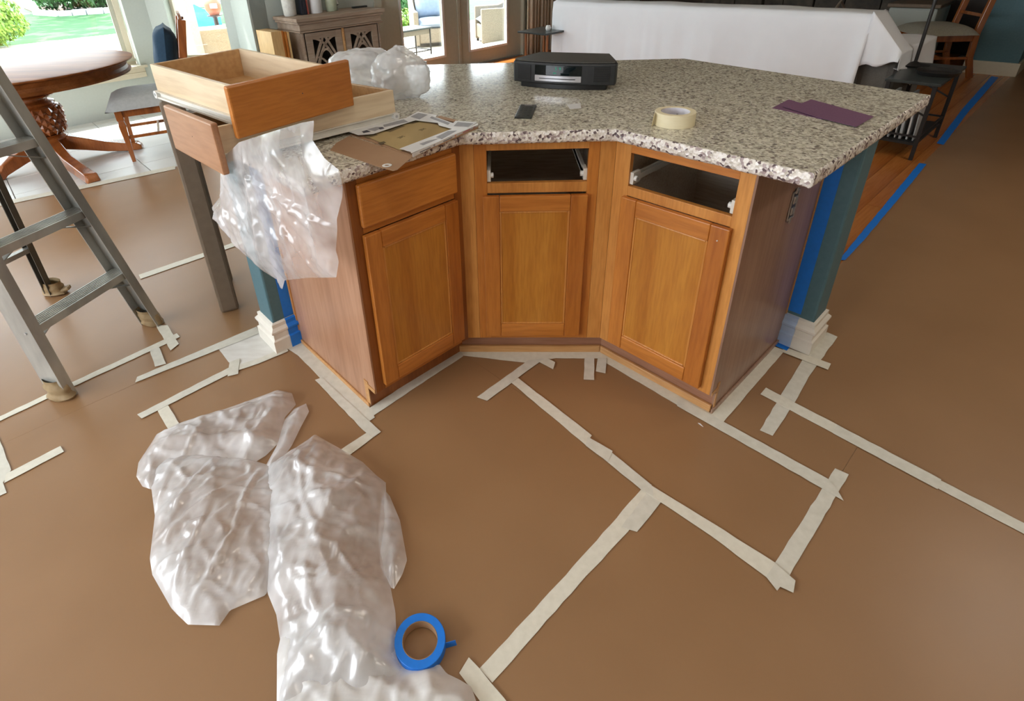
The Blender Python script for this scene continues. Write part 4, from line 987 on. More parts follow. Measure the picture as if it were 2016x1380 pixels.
# ============================================================ DINING CHAIRS
def chair(label, loc, rot, fab, bk=0, sw=0, th=.042):
    """local: faces -y, origin at the middle of the seat on the floor"""
    e = empty('dining_chair', loc, rot, label, 'chair')
    for sx in (-1, 1):
        m = MB(); V = []; F = []
        sec = [(0, .013), (.02, .014), (.20, .020), (.30, .026), (.335, .020), (.345, .026), (.36, .026), (.43, .027)]
        for z, h in sec: V += [(sx * .205 - h, -.215 - h, z), (sx * .205 + h, -.215 - h, z), (sx * .205 + h, -.215 + h, z), (sx * .205 - h, -.215 + h, z)]
        for k in range(len(sec) - 1): F += [(k * 4 + i, k * 4 + (i + 1) % 4, k * 4 + 4 + (i + 1) % 4, k * 4 + 4 + i) for i in range(4)]
        F += [(3, 2, 1, 0), tuple(range(len(sec) * 4 - 4, len(sec) * 4))]
        m.add(V, F).build('leg', 'chestnut', e, bevel=.003)
        m = MB(); pts = [(sx * .20, .30 + bk, 0), (sx * .20, .235 + bk, .20), (sx * .20, .22 + bk, .44), (sx * .195, .255 + bk, .75), (sx * .19, .315 + bk, 1.03)]
        for a_, b_ in zip(pts, pts[1:]): m.obox(a_, b_, .042, th, (0, 1, 0))
        m.build('leg', 'chestnut', e, bevel=.004)
        MB().obox((sx * .203, -.2, .395), (sx * .20, .22 + bk, .395), .022, .065).build('seat_rail', 'chestnut', e, bevel=.003)
        MB().obox((sx * .203, -.21, .20), (sx * .20, .24 + bk, .20), .018, .024).build('stretcher', 'chestnut', e, bevel=.003)
    MB().obox((-.2, -.213, .395), (.2, -.213, .395), .022, .065).build('seat_rail', 'chestnut', e, bevel=.003)
    MB().obox((-.2, .22 + bk, .395), (.2, .22 + bk, .395), .022, .065).build('seat_rail', 'chestnut', e, bevel=.003)
    MB().obox((-.2, .02, .20), (.2, .02, .20), .018, .024).build('stretcher', 'chestnut', e, bevel=.003)
    V = []; F = []; n = 14
    for i in range(n + 1):
        for j in range(n + 1):
            x, y = -.25 - sw + (.5 + 2 * sw) * i / n, -.25 - sw + (.47 + sw + bk) * j / n; k = (1 - (2 * i / n - 1) ** 4) * (1 - (2 * j / n - 1) ** 4)
            V.append((x * (1 - .06 * (j / n)), y, .428 + (.062 + sw) * k ** .5))
    for i in range(n):
        for j in range(n): F.append((i * (n + 1) + j, (i + 1) * (n + 1) + j, (i + 1) * (n + 1) + j + 1, i * (n + 1) + j + 1))
    ring_ = [i * (n + 1) for i in range(n + 1)] + [n * (n + 1) + j for j in range(1, n + 1)] + [i * (n + 1) + n for i in range(n - 1, -1, -1)] + [j for j in range(n - 1, 0, -1)]
    F.append(tuple(ring_)[::-1])
    MB().add(V, F).build('seat', fab, e, smooth=50)
    # curved crest and two back rails, the lower one with a double arch
    for z, nm, h, amp in ((1.0, 'crest_rail', .075, .045), (.80, 'back_rail', .035, .05), (.60, 'back_rail', .03, .0)):
        V = []; F = []; n = 16; yb = .22 + bk + (z - .44) * .155
        for i in range(n + 1):
            x = -.185 + .37 * i / n; dz = amp * (1 - (2 * i / n - 1) ** 2) if nm == 'crest_rail' else amp * abs(math.sin(2 * PI * i / n))
            V += [(x, yb - .012, z - h / 2 + dz * .6), (x, yb + .012, z - h / 2 + dz * .6), (x, yb + .012, z + h / 2 + dz), (x, yb - .012, z + h / 2 + dz)]
        for k in range(n): F += [(k * 4 + i, k * 4 + (i + 1) % 4, k * 4 + 4 + (i + 1) % 4, k * 4 + 4 + i) for i in range(4)]
        F += [(0, 1, 2, 3), tuple(range(n * 4, n * 4 + 4))[::-1]]
        MB().add(V, F).build(nm, 'chestnut', e, bevel=.003)
    return e
def cushion(name, loc, rot, sx, sy, th, mat, label=None, cat='pillow', parent=None, n=18):
    V = []; F = []
    for s_ in (1, -1):
        for i in range(n + 1):
            for j in range(n + 1):
                u, v = 2 * i / n - 1, 2 * j / n - 1; k = max(0, (1 - u ** 4) * (1 - v ** 4)) ** .5
                pinch = 1 - .10 * (1 - abs(u)) ** .0 * (1 - (u * v) ** 2) * (abs(u) ** 6 + abs(v) ** 6) * .5
                V.append((u * sx / 2 * pinch, v * sy / 2 * pinch, s_ * th / 2 * k * (1 + .2 * noise.noise(Vector((u * 2, v * 2, s_))))))
    o = (n + 1) ** 2
    for i in range(n):
        for j in range(n):
            a_ = (i * (n + 1) + j, (i + 1) * (n + 1) + j, (i + 1) * (n + 1) + j + 1, i * (n + 1) + j + 1)
            F += [a_, tuple(x + o for x in a_[::-1])]
    ob = MB().add(V, F).build(name, mat, parent, smooth=True, loc=loc, rot=rot)
    if label: tag(ob, label, cat)
    return ob
f_ = Vector((-.866, -.5, 0)); w_ = Vector((-.5, .866, 0)); cc = Vector((-2.98, 4.16, 0)) - f_ * .215 + w_ * .205
c1_ = chair('dining chair with a pale grey seat beside the round table', (cc.x, cc.y, 0), math.atan2(f_.y, f_.x) + PI / 2, 'seat_fabric', .09, .045, .06)
pc_ = cc - f_ * .225
cushion('throw_pillow', (pc_.x, pc_.y, .755), (math.radians(80), 0, math.atan2(f_.y, f_.x) + PI / 2), .44, .48, .17, 'navy_cloth', 'dark blue pillow leaning on the chair back at the nook windows')

# ============================================================ BUFFET AND ITS THINGS
bx0, bx1, by0, by1, bh = 2.60, 3.50, 5.27, 5.735, .90
bf = empty('buffet', (0, 0, 0), A45, 'weathered grey-brown buffet with two pierced fretwork doors', 'buffet')
MB().box(bx0 - .055, bx1 + .055, by0 - .05, by1, bh - .035, bh).build('top_board', 'bleached', bf, bevel=.006)
MB().box(bx0 - .04, bx1 + .04, by0 - .035, by1, bh - .06, bh - .036).build('top_moulding', 'bleached', bf, bevel=.008)
MB().box(bx0 - .02, bx1 + .02, by0 - .018, by1, bh - .12, bh - .061).build('frieze', 'bleached', bf, bevel=.004)
MB().box(bx0 - .03, bx1 + .03, by0 - .028, by1, bh - .135, bh - .121).build('frieze_bead', 'bleached', bf, bevel=.004)
for x in (bx0, bx1 - .02): MB().box(x, x + .02, by0, by1, .06, bh - .136).build('side', 'bleached', bf, bevel=.003)
MB().box(bx0 + .02, bx1 - .02, by1 - .02, by1 - .005, .06, bh - .136).build('back_panel', 'stone_dark', bf)
MB().box(bx0 + .02, bx1 - .02, by0 + .02, by1 - .02, .08, .10).build('bottom_panel', 'stone_dark', bf)
for x in (bx0 + .04, bx1 - .10):
    for y in (by0 + .01, by1 - .08): MB().box(x, x + .06, y, y + .06, .0, .078).build('foot', 'bleached', bf, bevel=.006)
MB().box((bx0 + bx1) / 2 - .012, (bx0 + bx1) / 2 + .012, by0 - .012, by0 + .01, .08, bh - .137).build('center_bead', 'raw_strip', bf, bevel=.004)
def fret(x0, x1, z0, z1):
    d = MB()
    for q in ((x0, x0 + .07, z0, z1), (x1 - .07, x1, z0, z1), (x0 + .07, x1 - .07, z0, z0 + .07), (x0 + .07, x1 - .07, z1 - .06, z1)): d.box(q[0], q[1], by0 - .004, by0 + .018, q[2], q[3])
    d = d.build('door', 'bleached', bf, bevel=.002)
    xm = (x0 + x1) / 2; w = (x1 - x0) / 2 - .065; zt = z1 - .05; zb = z0 + .06
    def strap(pts, r=.011):
        m = MB()
        for a, b in zip(pts, pts[1:]): m.obox((a[0], by0 + .006, a[1]), (b[0], by0 + .006, b[1]), .020, r * 2, (0, 0, 1) if abs(b[0] - a[0]) > abs(b[1] - a[1]) else (1, 0, 0))
        m.build('fret_strap', 'bleached', d, bevel=.002)
    for s in (-1, 1):
        strap([(xm + s * w * math.cos(t), zb + (zt - zb) * .78 * math.sin(t)) for t in [PI / 2 * k / 10 for k in range(11)]][0:11])
        strap([(xm - s * w + s * 2 * w * (1 - math.cos(t)), zb + (zt - zb) * math.sin(t)) for t in [PI / 2 * k / 10 for k in range(11)]])
        strap([(xm + s * w, zt - (zt - zb) * .42), (xm + s * w * .1, zt)])
        strap([(xm - s * w * .55 + s * 1.4 * w * (1 - math.cos(t)), zb + (zt - zb) * .66 * math.sin(t)) for t in [PI / 2 * k / 8 for k in range(9)]], .009)
    return d
fret(bx0 + .035, (bx0 + bx1) / 2 - .016, .11, bh - .145)
fret((bx0 + bx1) / 2 + .016, bx1 - .035, .11, bh - .145)
ZB = bh + .001
def onb(u, v):
    p = at(u, v, ZB); k = (5.56 * 2 ** .5) / (p.y - p.x); return (p.x * k, p.y * k, ZB)
def thing_at(name, builder, label, cat): return tag(builder, label, cat)
p = onb(571, 25); v_ = empty('vase', p, 0, 'tall white textured vase standing on the buffet end near the leaning boards', 'vase')
MB().lathe([(.055, 0), (.062, .01), (.066, .10), (.068, .22), (.060, .30), (.048, .33)], 40).build('body', 'textured_white', v_, smooth=40)
p = onb(622, 20); v_ = empty('paper_towel_roll', p, 0, 'plain white paper towel roll on the buffet beside the dark books', 'paper roll')
MB().lathe([(.02, .0), (.064, 0), (.066, .004), (.066, .275), (.064, .28), (.02, .28)], 40).build('roll', 'white_paint', v_, smooth=40)
MB().lathe([(.015, .0), (.02, .0), (.02, .285), (.015, .285)], 20).build('core', 'card_brown', v_, smooth=40)
p = Vector(onb(591, 20)) + H(0, -.05)
for k, (dx, th, hh, mt, lb) in enumerate(((0, .022, .24, 'book_dark', 'thin dark book standing nearest the textured vase on the buffet'), (.026, .034, .26, 'book_dark', 'thick dark navy book standing between two others on the buffet'), (.066, .016, .25, 'book_red', 'slim dull red book standing next to the paper towel roll'))):
    b = empty('book', (p.x + Q * dx - .01, p.y + Q * dx - .01, ZB), A45, lb, 'book', 'books standing on the buffet')
    MB().box(0, th, 0, .15, 0, hh).build('cover', mt, b, bevel=.002); MB().box(.003, th - .003, .004, .147, .002, hh + .0008).build('page_block', 'packet_white', b)
p = onb(652, 13); v_ = empty('glass_jar', p, 0, 'greenish glass jar with white things inside on the buffet', 'jar')
MB().lathe([(.05, 0), (.058, .01), (.06, .12), (.05, .16), (.04, .17), (.04, .19)], 32).build('body', 'jar_glass', v_, smooth=40)
MB().lathe([(.042, .19), (.044, .195), (.044, .215), (.01, .22)], 32).build('lid', 'zinc', v_, smooth=40)
p = onb(662, 13); v_ = empty('figurine', p, 0, 'small pale curved figurine next to the glass jar on the buffet', 'figurine')
MB().tube([(0, 0, .005), (.012, .004, .06), (-.004, .0, .12), (.01, 0, .17)], [.022, .017, .014, .008], 12).build('body', 'textured_white', v_, smooth=50)
p = onb(707, 7); v_ = empty('remote_control', p, A45 - .1, 'slim black remote lying on the buffet top near the garden doors', 'remote')
MB().box(-.085, .085, -.02, .02, 0, .018).build('body', 'remote_black', v_, bevel=.004)
# boards leaning beside the buffet
for x0, x1, y0, h, mt, lb in ((2.335, 2.455, 5.36, .80, 'birch', 'thick pale birch board leaning between the sage pier and the buffet'), (2.462, 2.480, 5.34, .79, 'oak_z', 'thin oak-edged door leaning next to the pale birch board'), (2.486, 2.502, 5.33, .785, 'birch', 'thin pale door leaning against the buffet side')):
    o = MB().box(x0, x1, y0, 5.70, .001, h).build('cabinet_board', mt, rot=A45, bevel=.002)
    if x1 - x0 > .05: MB().box(x1 - .016, x1 + .0008, y0 - .0012, 5.70, .002, h).build('oak_edge', 'oak_z', o)
    tag(o, lb, 'board', 'boards stored beside the buffet')

# curtain beside the garden doors
V = []; F = []; n = 70
for i in range(n + 1):
    x = 6.20 + .55 * i / n; y = 5.60 + .035 * math.sin(i * .72) + .012 * math.sin(i * 1.9)
    V += [(x, y, .02), (x, y - .004 + .01 * math.sin(i * .5), 1.2), (x, y, 2.4)]
for i in range(n): F += [(i * 3, i * 3 + 3, i * 3 + 4, i * 3 + 1), (i * 3 + 1, i * 3 + 4, i * 3 + 5, i * 3 + 2)]
o = MB().add(V, F).build('curtain', 'curtain', smooth=True, rot=A45); tag(o, 'long beige curtain hanging in folds beside the garden doors', 'curtain')
o.modifiers.new('s', 'SOLIDIFY').thickness = .003

# small dark side table by the curtain
p = at(1066, 61, .60); e = empty('side_table', (p.x, p.y, 0), A45, 'small dark side table peeking out between the curtain and the sheeted sofa', 'table')
MB().box(-.16, .26, -.2, .2, .585, .605).build('table_top', 'slate_top', e, bevel=.004)
for x, y in ((-.08, -.15), (.22, -.15), (-.08, .15), (.22, .15)): MB().tube([(x, y, 0), (x, y, .585)], .013, 10).build('leg', 'oak_dark', e, smooth=40)
tag(MB().lathe([(.02, 0), (.03, .02), (.02, .05)], 16).build('white_knob', 'white_plastic', loc=(p.x + .07, p.y - .02, .606)), 'tiny white ball on the small dark side table', 'ornament')

# ============================================================ SOFA UNDER A WHITE SHEET
so = empty('sofa', (0, 0, 0), A45, 'long grey sofa seen from behind, covered with a white sheet', 'sofa')
MB().box(4.97, 5.20, 1.22, 4.02, .08, .86).build('back', 'grey_fabric', so, bevel=.04)
MB().box(5.20, 5.90, 1.24, 3.8, .08, .45).build('seat', 'grey_fabric', so, bevel=.04)
for y in (1.00, 3.80): MB().box(4.99, 5.92, y, y + .24, .08, .60).build('arm', 'grey_fabric', so, bevel=.05)
for x in (5.02, 5.85):
    for y in (1.05, 3.95): MB().box(x, x + .05, y, y + .05, 0, .08).build('foot', 'chestnut', so)
V = []; F = []; nx, nz = 170, 26
for i in range(nx + 1):
    y = 1.205 + (4.10 - 1.205) * i / nx; t = i / nx
    w = .016 * noise.noise(Vector((y * 2.2, 0, 1))) + .045 * max(0, noise.noise(Vector((y * 5, 2, 1)))) + .03 * max(0, noise.noise(Vector((y * 11, 7, 1))))
    for j in range(nz + 1):
        s = j / nz
        if s < .30:                                   # over the top of the back
            k = s / .30; x = 5.55 - .62 * k; z = .885 + .012 * noise.noise(Vector((y * 3, x * 3, 0))) - (.42 * max(0, (x - 5.25) / .3) ** 1.2)
        else:
            k = (s - .30) / .70; hem = .09 + .30 * math.exp(-((y - 1.2) / .10) ** 2)
            z = .885 - (.885 - hem) * k; x = 4.93 - .012 * min(1, k * 8) - k * (w + .012 + .05 * math.exp(-((y - 1.21) / .06) ** 2)) - .020 * k * math.sin(y * 9 + 2 * math.sin(y * 2.3)) - .006 * math.exp(-((z - .46 - .01 * math.sin(y * 5)) / .008) ** 2)
        V.append((x, y, z))
for i in range(nx):
    for j in range(nz): F.append((i * (nz + 1) + j, (i + 1) * (nz + 1) + j, (i + 1) * (nz + 1) + j + 1, i * (nz + 1) + j + 1))
o_ = len(V); na, nb = 24, 24                            # the corner falling over the arm
for i in range(na + 1):
    x = 4.915 + 1.0 * i / na
    for j in range(nb + 1):
        s = j / nb
        if s < .45: k = s / .45; y = 1.215 - .215 * k; z = .885 * (1 - k) + .63 * k if x < 5.22 else .63 + (.885 - .63) * (1 - k) * max(0, 1 - (x - 5.22) / .15)
        else: k = (s - .45) / .55; y = .985 - .018 * math.sin(x * 11) * k - .02 * k; z = .63 - k * (.10 + .14 * abs(math.sin(x * 3.1 + .4)) + .12 * i / na)
        V.append((x, y, z + .006 + .01 * noise.noise(Vector((x * 5, y * 5, 2)))))
for i in range(na):
    for j in range(nb): F.append((o_ + i * (nb + 1) + j, o_ + (i + 1) * (nb + 1) + j, o_ + (i + 1) * (nb + 1) + j + 1, o_ + i * (nb + 1) + j + 1))
o_ = len(V); na, nb = 10, 12                            # wrapping round the back corner
for i in range(na + 1):
    y = 1.215 - .235 * i / na; z1_ = .885 - .255 * i / na + .02
    for j in range(nb + 1):
        zl = .53 + .05 * i / na + .012 * math.sin(i * .9); z = z1_ + (zl - z1_) * j / nb
        V.append((4.912 - .02 * j / nb + .012 * math.sin(i * 1.1) * j / nb, y, z))
for i in range(na):
    for j in range(nb): F.append((o_ + i * (nb + 1) + j, o_ + (i + 1) * (nb + 1) + j, o_ + (i + 1) * (nb + 1) + j + 1, o_ + i * (nb + 1) + j + 1))
o = MB().add(V, F).build('dust_sheet', 'sheet_white', smooth=True, rot=A45)
tag(o, 'white dust sheet draped over the sofa back behind the worktop', 'sheet')
o.modifiers.new('s', 'SOLIDIFY').thickness = .002

# ============================================================ LIVING ROOM THINGS
chair('dining chair with a beige seat beside the teal wall end in the living room', (4.52, 6.36, 0), -PI / 2 - .12, 'seat_beige', .03, .03, .05)
it = empty('iron_table', (0, 0, 0), A45, 'black iron end table with a slate top and magazine rack past the worktop end', 'table')
tx0, tx1, ty0, ty1, tz = 4.67, 5.33, .70, .955, .52
MB().box(tx0 - .03, tx1 + .03, ty0 - .03, ty1 + .02, tz - .02, tz).build('table_top', 'slate_top', it, bevel=.004)
for x in (tx0, tx1):
    for y in (ty0, ty1): MB().box(x - .011, x + .011, y - .011, y + .011, 0, tz - .02).build('leg', 'iron', it)
for x in (tx0, tx1): MB().obox((x, ty0, .16), (x, ty1, .16), .012, .012).obox((x, ty0, .30), (x, ty1, .42), .01, .01).build('cross_bar', 'iron', it)
for y in (ty0, ty1): MB().obox((tx0, y, .16), (tx1, y, .16), .012, .012).build('side_bar', 'iron', it)
MB().box(tx0, tx1, ty0, ty1, .10, .115).build('shelf', 'iron', it)
for k in range(6):
    y = ty0 + .03 + k * .035; hh = .24 + .03 * ((k * 7) % 3)
    m_ = MB().box(0, .20, 0, .006 + .004 * (k % 3), 0, hh).build('magazine', 'magazine_pale' if k % 2 == 0 else 'packet_white', rot=(math.radians(-3), 0, A45))
    q = H(tx0 + .05 + .01 * (k % 2), y, .117); m_.location = q
    tag(m_, ['pale blue magazine standing first in the iron table rack, by the table edge', 'white magazine standing second in the iron table rack', 'pale blue magazine in the middle of the iron table rack', 'white magazine just past the middle of the iron table rack', 'pale blue magazine next to the last in the iron table rack', 'white magazine standing last in the iron table rack, by the sofa'][k], 'magazine', 'magazines in the iron table rack')
q = at(1800, 129, tz + .001); lm = empty('table_lamp', (q.x, q.y, tz + .001), 0, 'black iron lamp with a thin pole standing on the slate end table', 'lamp')
MB().lathe([(.085, 0), (.09, .008), (.03, .02), (.012, .03)], 28).build('base', 'iron', lm, smooth=40)
MB().tube([(0, 0, .02), (0, 0, .95)], .011, 12).build('pole', 'iron', lm, smooth=40)
MB().lathe([(.14, .90), (.21, .68)], 32, cap=False).build('lamp_shade', 'seat_beige', lm, smooth=True)
q = at(1845, 146, tz + .001); tg = MB().lathe([(.0001, 0), (.11, 0), (.125, .025), (.118, .025), (.1, .006), (.0001, .006)], 32).build('dish', 'iron', smooth=40, loc=(q.x, q.y, tz + .001)); tag(tg, 'flat black dish on the slate top of the iron end table', 'dish')
q = at(1772, 135, tz + .001); tag(MB().prism([(-.06, .0), (-.02, .045), (.05, .03), (.065, -.01), (.02, -.035)], 0, .004).build('paper_scrap', 'packet_white', loc=(q.x, q.y, tz + .001), rot=.6), 'curled white paper scrap lying on the iron end table', 'paper')
# dark stone hearth and stored boxes along the far wall
hs = empty('hearth', (0, 0, 0), A45, 'dark rough stone hearth across the living room behind the sofa', 'fireplace')
hr = random.Random(3)
y = 1.9
row = 0
for z0, z1 in ((0, .16), (.16, .34), (.34, .5), (.5, .68), (.68, .86), (.86, 1.05), (1.05, 1.25)):
    y = 1.75 - hr.random() * .2
    while y < 4.3:
        L = hr.uniform(.2, .42); d = hr.uniform(0, .05)
        MB().box(8.75 - d, 9.19, y, y + L - .014, z0, z1 - .014).build('stone', 'stone_dark', hs, bevel=.012); y += L
q = H(8.3, 1.62); e = empty('storage_tub', (q.x, q.y, 0), A45, 'dull grey-green storage tub standing beyond the beige-seated chair', 'tub')
MB().box(-.3, .3, -.22, .22, .0, .62).build('tub', 'sage_wall', e, bevel=.02); MB().box(-.32, .32, -.24, .24, .62, .66).build('lid', 'stool_brown', e, bevel=.01)
q = H(7.9, 2.3); e = empty('wicker_basket', (q.x, q.y, 0), A45, 'dark brown basket on the living room floor behind the sofa', 'basket')
MB().lathe([(.0001, 0), (.20, 0), (.26, .38), (.27, .40), (.25, .40), (.19, .03), (.0001, .03)], 28).build('bowl', 'wicker_grey', e, smooth=40)
MB().tube([(-.25, 0, .38), (-.18, 0, .58), (0, 0, .68), (.18, 0, .58), (.25, 0, .38)], .014, 8).build('handle', 'wicker_grey', e, smooth=40)

# ============================================================ OUTDOORS
def slab(name, poly, z0, z1, mat):
    o = MB().prism(poly, z0, z1).build(name, mat, rot=A45); o['kind'] = 'structure'; return o
slab('ground', [(-60, 7.2), (60, 7.2), (60, 90), (-60, 90)], -.5, -.14, 'lawn')
slab('patio', [(-8, 6.22), (16, 6.22), (16, 9.9), (6.5, 10.2), (5.2, 16.4), (-8, 17.1)], -.3, -.08, 'concrete')
slab('path', [(-30, 29.5), (2.9, 28.6), (2.6, 34), (-30, 34)], -.3, -.13, 'concrete')  # pale slab in place of a sunlit patch of far ground
def foliage(n, c, r, size, seed, shell=.55):
    r_ = random.Random(seed); V = []; F = []
    for i in range(n):
        d = Vector((r_.gauss(0, 1), r_.gauss(0, 1), r_.gauss(0, 1))).normalized(); k = shell + (1 - shell) * r_.random() ** .5
        k *= 1 + .18 * noise.noise(d * 2.2 + Vector((seed, 0, 0)))
        p = Vector((c[0] + d.x * r[0] * k, c[1] + d.y * r[1] * k, c[2] + d.z * r[2] * k))
        a = (d + Vector((r_.gauss(0, .5), r_.gauss(0, .5), r_.gauss(0, .5)))).normalized(); t = a.cross(Vector((r_.random(), r_.random(), .3))).normalized(); b = a.cross(t); s = size * r_.uniform(.6, 1.3)
        o = len(V); V += [p - t * s, p + b * s * .45, p + t * s, p - b * s * .45]; F.append((o, o + 1, o + 2, o + 3))
    return MB().add(V, F)
def shrub(loc, r, n, size, mat, label, seed, group=None, name='shrub'):
    e = empty(name, (loc[0], loc[1], -.13), 0, label, 'shrub', group)
    foliage(n, (0, 0, r[2] * 1.05), r, size, seed).build('foliage', mat, e)['kind'] = 'stuff'
    MB().tube([(0, 0, -.02), (.02, 0, r[2] * .5), (0, .01, r[2])], [.05, .04, .02], 8).build('stem', 'bark', e); return e
q = at(12, 104, -.14); shrub((q.x - .7, q.y + .25), (.95, .95, .60), 5200, .055, 'leaf_lime', 'round lime-green clipped bush outside the big nook window', 5)
bed = [(3.05, 27.9), (3.5, 25.9), (4.3, 25.4), (5.3, 24.9), (9, 24.2), (13, 24.0), (13, 33), (3.2, 33)]
slab('planter_bed', bed, -.3, -.10, 'mulch')
ed = empty('stone_edging', (0, 0, 0), A45, 'low pale stone edging curving round the planting bed across the lawn', 'edging')
for a_, b_ in zip(bed[:5], bed[1:6]):
    a_, b_ = Vector(a_), Vector(b_); k = max(1, int((b_ - a_).length / .38)); d = (b_ - a_) / k; nn_ = Vector((d.y, -d.x)).normalized()
    for i in range(k):
        p0 = a_ + d * (i + .03); p1 = a_ + d * (i + .97)
        MB().prism([tuple(p0), tuple(p1), tuple(p1 + nn_ * .16), tuple(p0 + nn_ * .16)], -.15, .03 + .03 * rnd.random()).build('stone', 'edging_stone', ed, bevel=.02)
for k, (x, y, r, mt) in enumerate(((3.9, 27.4, 1.1, 'leaf_green'), (4.9, 27.0, 1.0, 'leaf_green'), (6.2, 26.2, .9, 'leaf_lime'), (7.6, 26.0, 1.1, 'leaf_green'), (5.5, 29.5, 1.5, 'leaf_green'), (8.2, 29, 1.6, 'leaf_green'))):
    q = H(x, y); shrub((q.x, q.y), (r, r, r * .8), 1500, .12, mt, ['dark green shrub at the pale slab end of the stone-edged bed', 'dark green shrub beside the first one in the bed', 'light green spiky shrub in the stone-edged bed', 'green shrub past the spiky one in the bed', 'big dark shrub at the back of the bed behind the first pair', 'big dark shrub at the back of the bed beyond the spiky one'][k], 20 + k, 'shrubs in the stone-edged bed')
tr = empty('shade_tree', tuple(H(-7.5, 26, -.14)), 0, 'large garden tree shading the lawn outside the nook window', 'tree')
m = MB(); rt_ = random.Random(11)
for i in range(2300):
    c_ = H(rt_.uniform(0, 20), rt_.uniform(-5.5, 6.0)) ; s = rt_.uniform(.2, .42); z = rt_.uniform(5.4, 7.4); a_ = rt_.uniform(0, PI)
    if noise.noise(Vector((c_.x * .45, c_.y * .45, 1))) > .22 and rt_.random() < .8: continue
    u_ = Vector((math.cos(a_), math.sin(a_), rt_.uniform(-.3, .3))) * s; w_2 = Vector((-math.sin(a_), math.cos(a_), rt_.uniform(-.3, .3))) * s * .7
    p = Vector((c_.x, c_.y, z)); m.add([p - u_, p + w_2, p + u_, p - w_2], [(0, 1, 2, 3)])
m.build('foliage', 'leaf_green', tr)['kind'] = 'stuff'
MB().tube([(0, 0, 0), (.1, .1, 2.5), tuple(H(3, 0, 5)), tuple(H(12, .5, 6.2))], [.3, .24, .16, .06], 10).build('trunk', 'bark', tr, smooth=40)

# patio furniture
def wicker_chair(label, loc, rot, w=.72, mat='wicker_grey', cush='cushion_blue', group='wicker patio seats'):
    """faces -y, origin on the ground"""
    e = empty('wicker_armchair', loc, rot, label, 'chair', group); h = w / 2
    MB().box(-h + .08, h - .08, -.34, .30, .07, .30).build('seat_base', mat, e, bevel=.02)
    for s in (-1, 1):
        V = []; F = []; n = 12
        for i in range(n + 1):
            y = -.36 + .72 * i / n; z = .58 + .22 * max(0, (i / n - .55) / .45) ** 1.6
            for x in (s * (h - .085), s * h): V += [(x, y, .04), (x, y, z)]
        for i in range(n): b = i * 4; F += [(b, b + 4, b + 5, b + 1), (b + 2, b + 3, b + 7, b + 6), (b + 1, b + 5, b + 7, b + 3), (b, b + 2, b + 6, b + 4)]
        F += [(0, 1, 3, 2), (n * 4, n * 4 + 2, n * 4 + 3, n * 4 + 1)]
        MB().add(V, F).build('arm', mat, e, bevel=.015)
    MB().obox((0, .33, .07), (0, .42, .86), .0 + w - .02, .08, (0, 1, 0)).build('back', mat, e, bevel=.02)
    for s in (-1, 1):
        for y in (-.32, .34): MB().box(s * (h - .05) - .02, s * (h - .05) + .02, y - .02, y + .02, 0, .06).build('foot', 'iron', e)
    cushion('seat_cushion', (0, -.03, .37), 0, w - .19, .66, .16, cush, parent=e, n=10)
    cushion('back_cushion', (0, .24, .66), (math.radians(76), 0, 0), w - .2, .50, .20, cush, parent=e, n=10)
    return e
ZP = -.079
q = at(968, 90, ZP); wicker_chair('wicker armchair with blue-grey cushions seen through the door pane by the curtain', (q.x + .12, q.y + .42, ZP), -PI / 2 + .2)
q = at(862, 100, ZP); wicker_chair('wicker armchair with blue-grey cushions seen through the door pane by the buffet', (q.x - .12, q.y + .75, ZP), .25, .78)
e = empty('coffee_table', (0, 0, 0), 0, 'dark metal patio table with a wicker skirt outside the garden doors', 'table')
q = at(822, 119, ZP); e.location = (q.x - .1, q.y - .1, ZP); e.rotation_euler = (0, 0, A45)
MB().box(-.45, .45, -.03, .42, .43, .455).build('table_top', 'slate_top', e, bevel=.005)
for x, y in ((-.42, 0), (.42, 0), (-.42, .38), (.42, .38)): MB().tube([(x, y, 0), (x, y, .43)], .012, 8).build('leg', 'iron', e, smooth=40)
for y in (0, .38): MB().tube([(-.42, y, .12), (.42, y, .12)], .009, 8).build('stretcher', 'iron', e, smooth=40)
for x in (-.42, .42): MB().tube([(x, 0, .12), (x, .38, .12)], .009, 8).build('stretcher', 'iron', e, smooth=40)
MB().box(-.42, .42, .0, .012, .36, .43).build('skirt', 'wicker_grey', e)
q = at(850, 12, .3); e = empty('garden_hose', (q.x, q.y, -.08), 0, 'coiled bright blue garden hose behind the patio chair', 'hose')
MB().tube([(math.cos(t * .35) * (.24 + .01 * math.sin(t)), .06 * math.sin(t * .7), .42 + math.sin(t * .35) * .24) for t in range(90)], .016, 8).build('coil', 'hose_blue', e, smooth=True)
MB().box(-.08, .08, .09, .16, 0, .75).build('hanger_post', 'stucco', e)
for k, (u, v, r, lb) in enumerate(((800, 22, .55, 'green shrub in the sunny bed outside the door pane by the buffet'), (822, 6, .6, 'second green shrub outside, next to the coiled hose'))):
    q = at(u, v, .1); shrub((q.x, q.y), (r, r, r * .9), 1400, .06, 'leaf_green', lb, 40 + k, 'shrubs outside the garden doors')
q = at(812, 74, -.1); shrub((q.x - .3, q.y + 1.6), (.6, .4, .20), 900, .05, 'leaf_lime', 'low lime-green ground plant outside behind the patio table', 44)
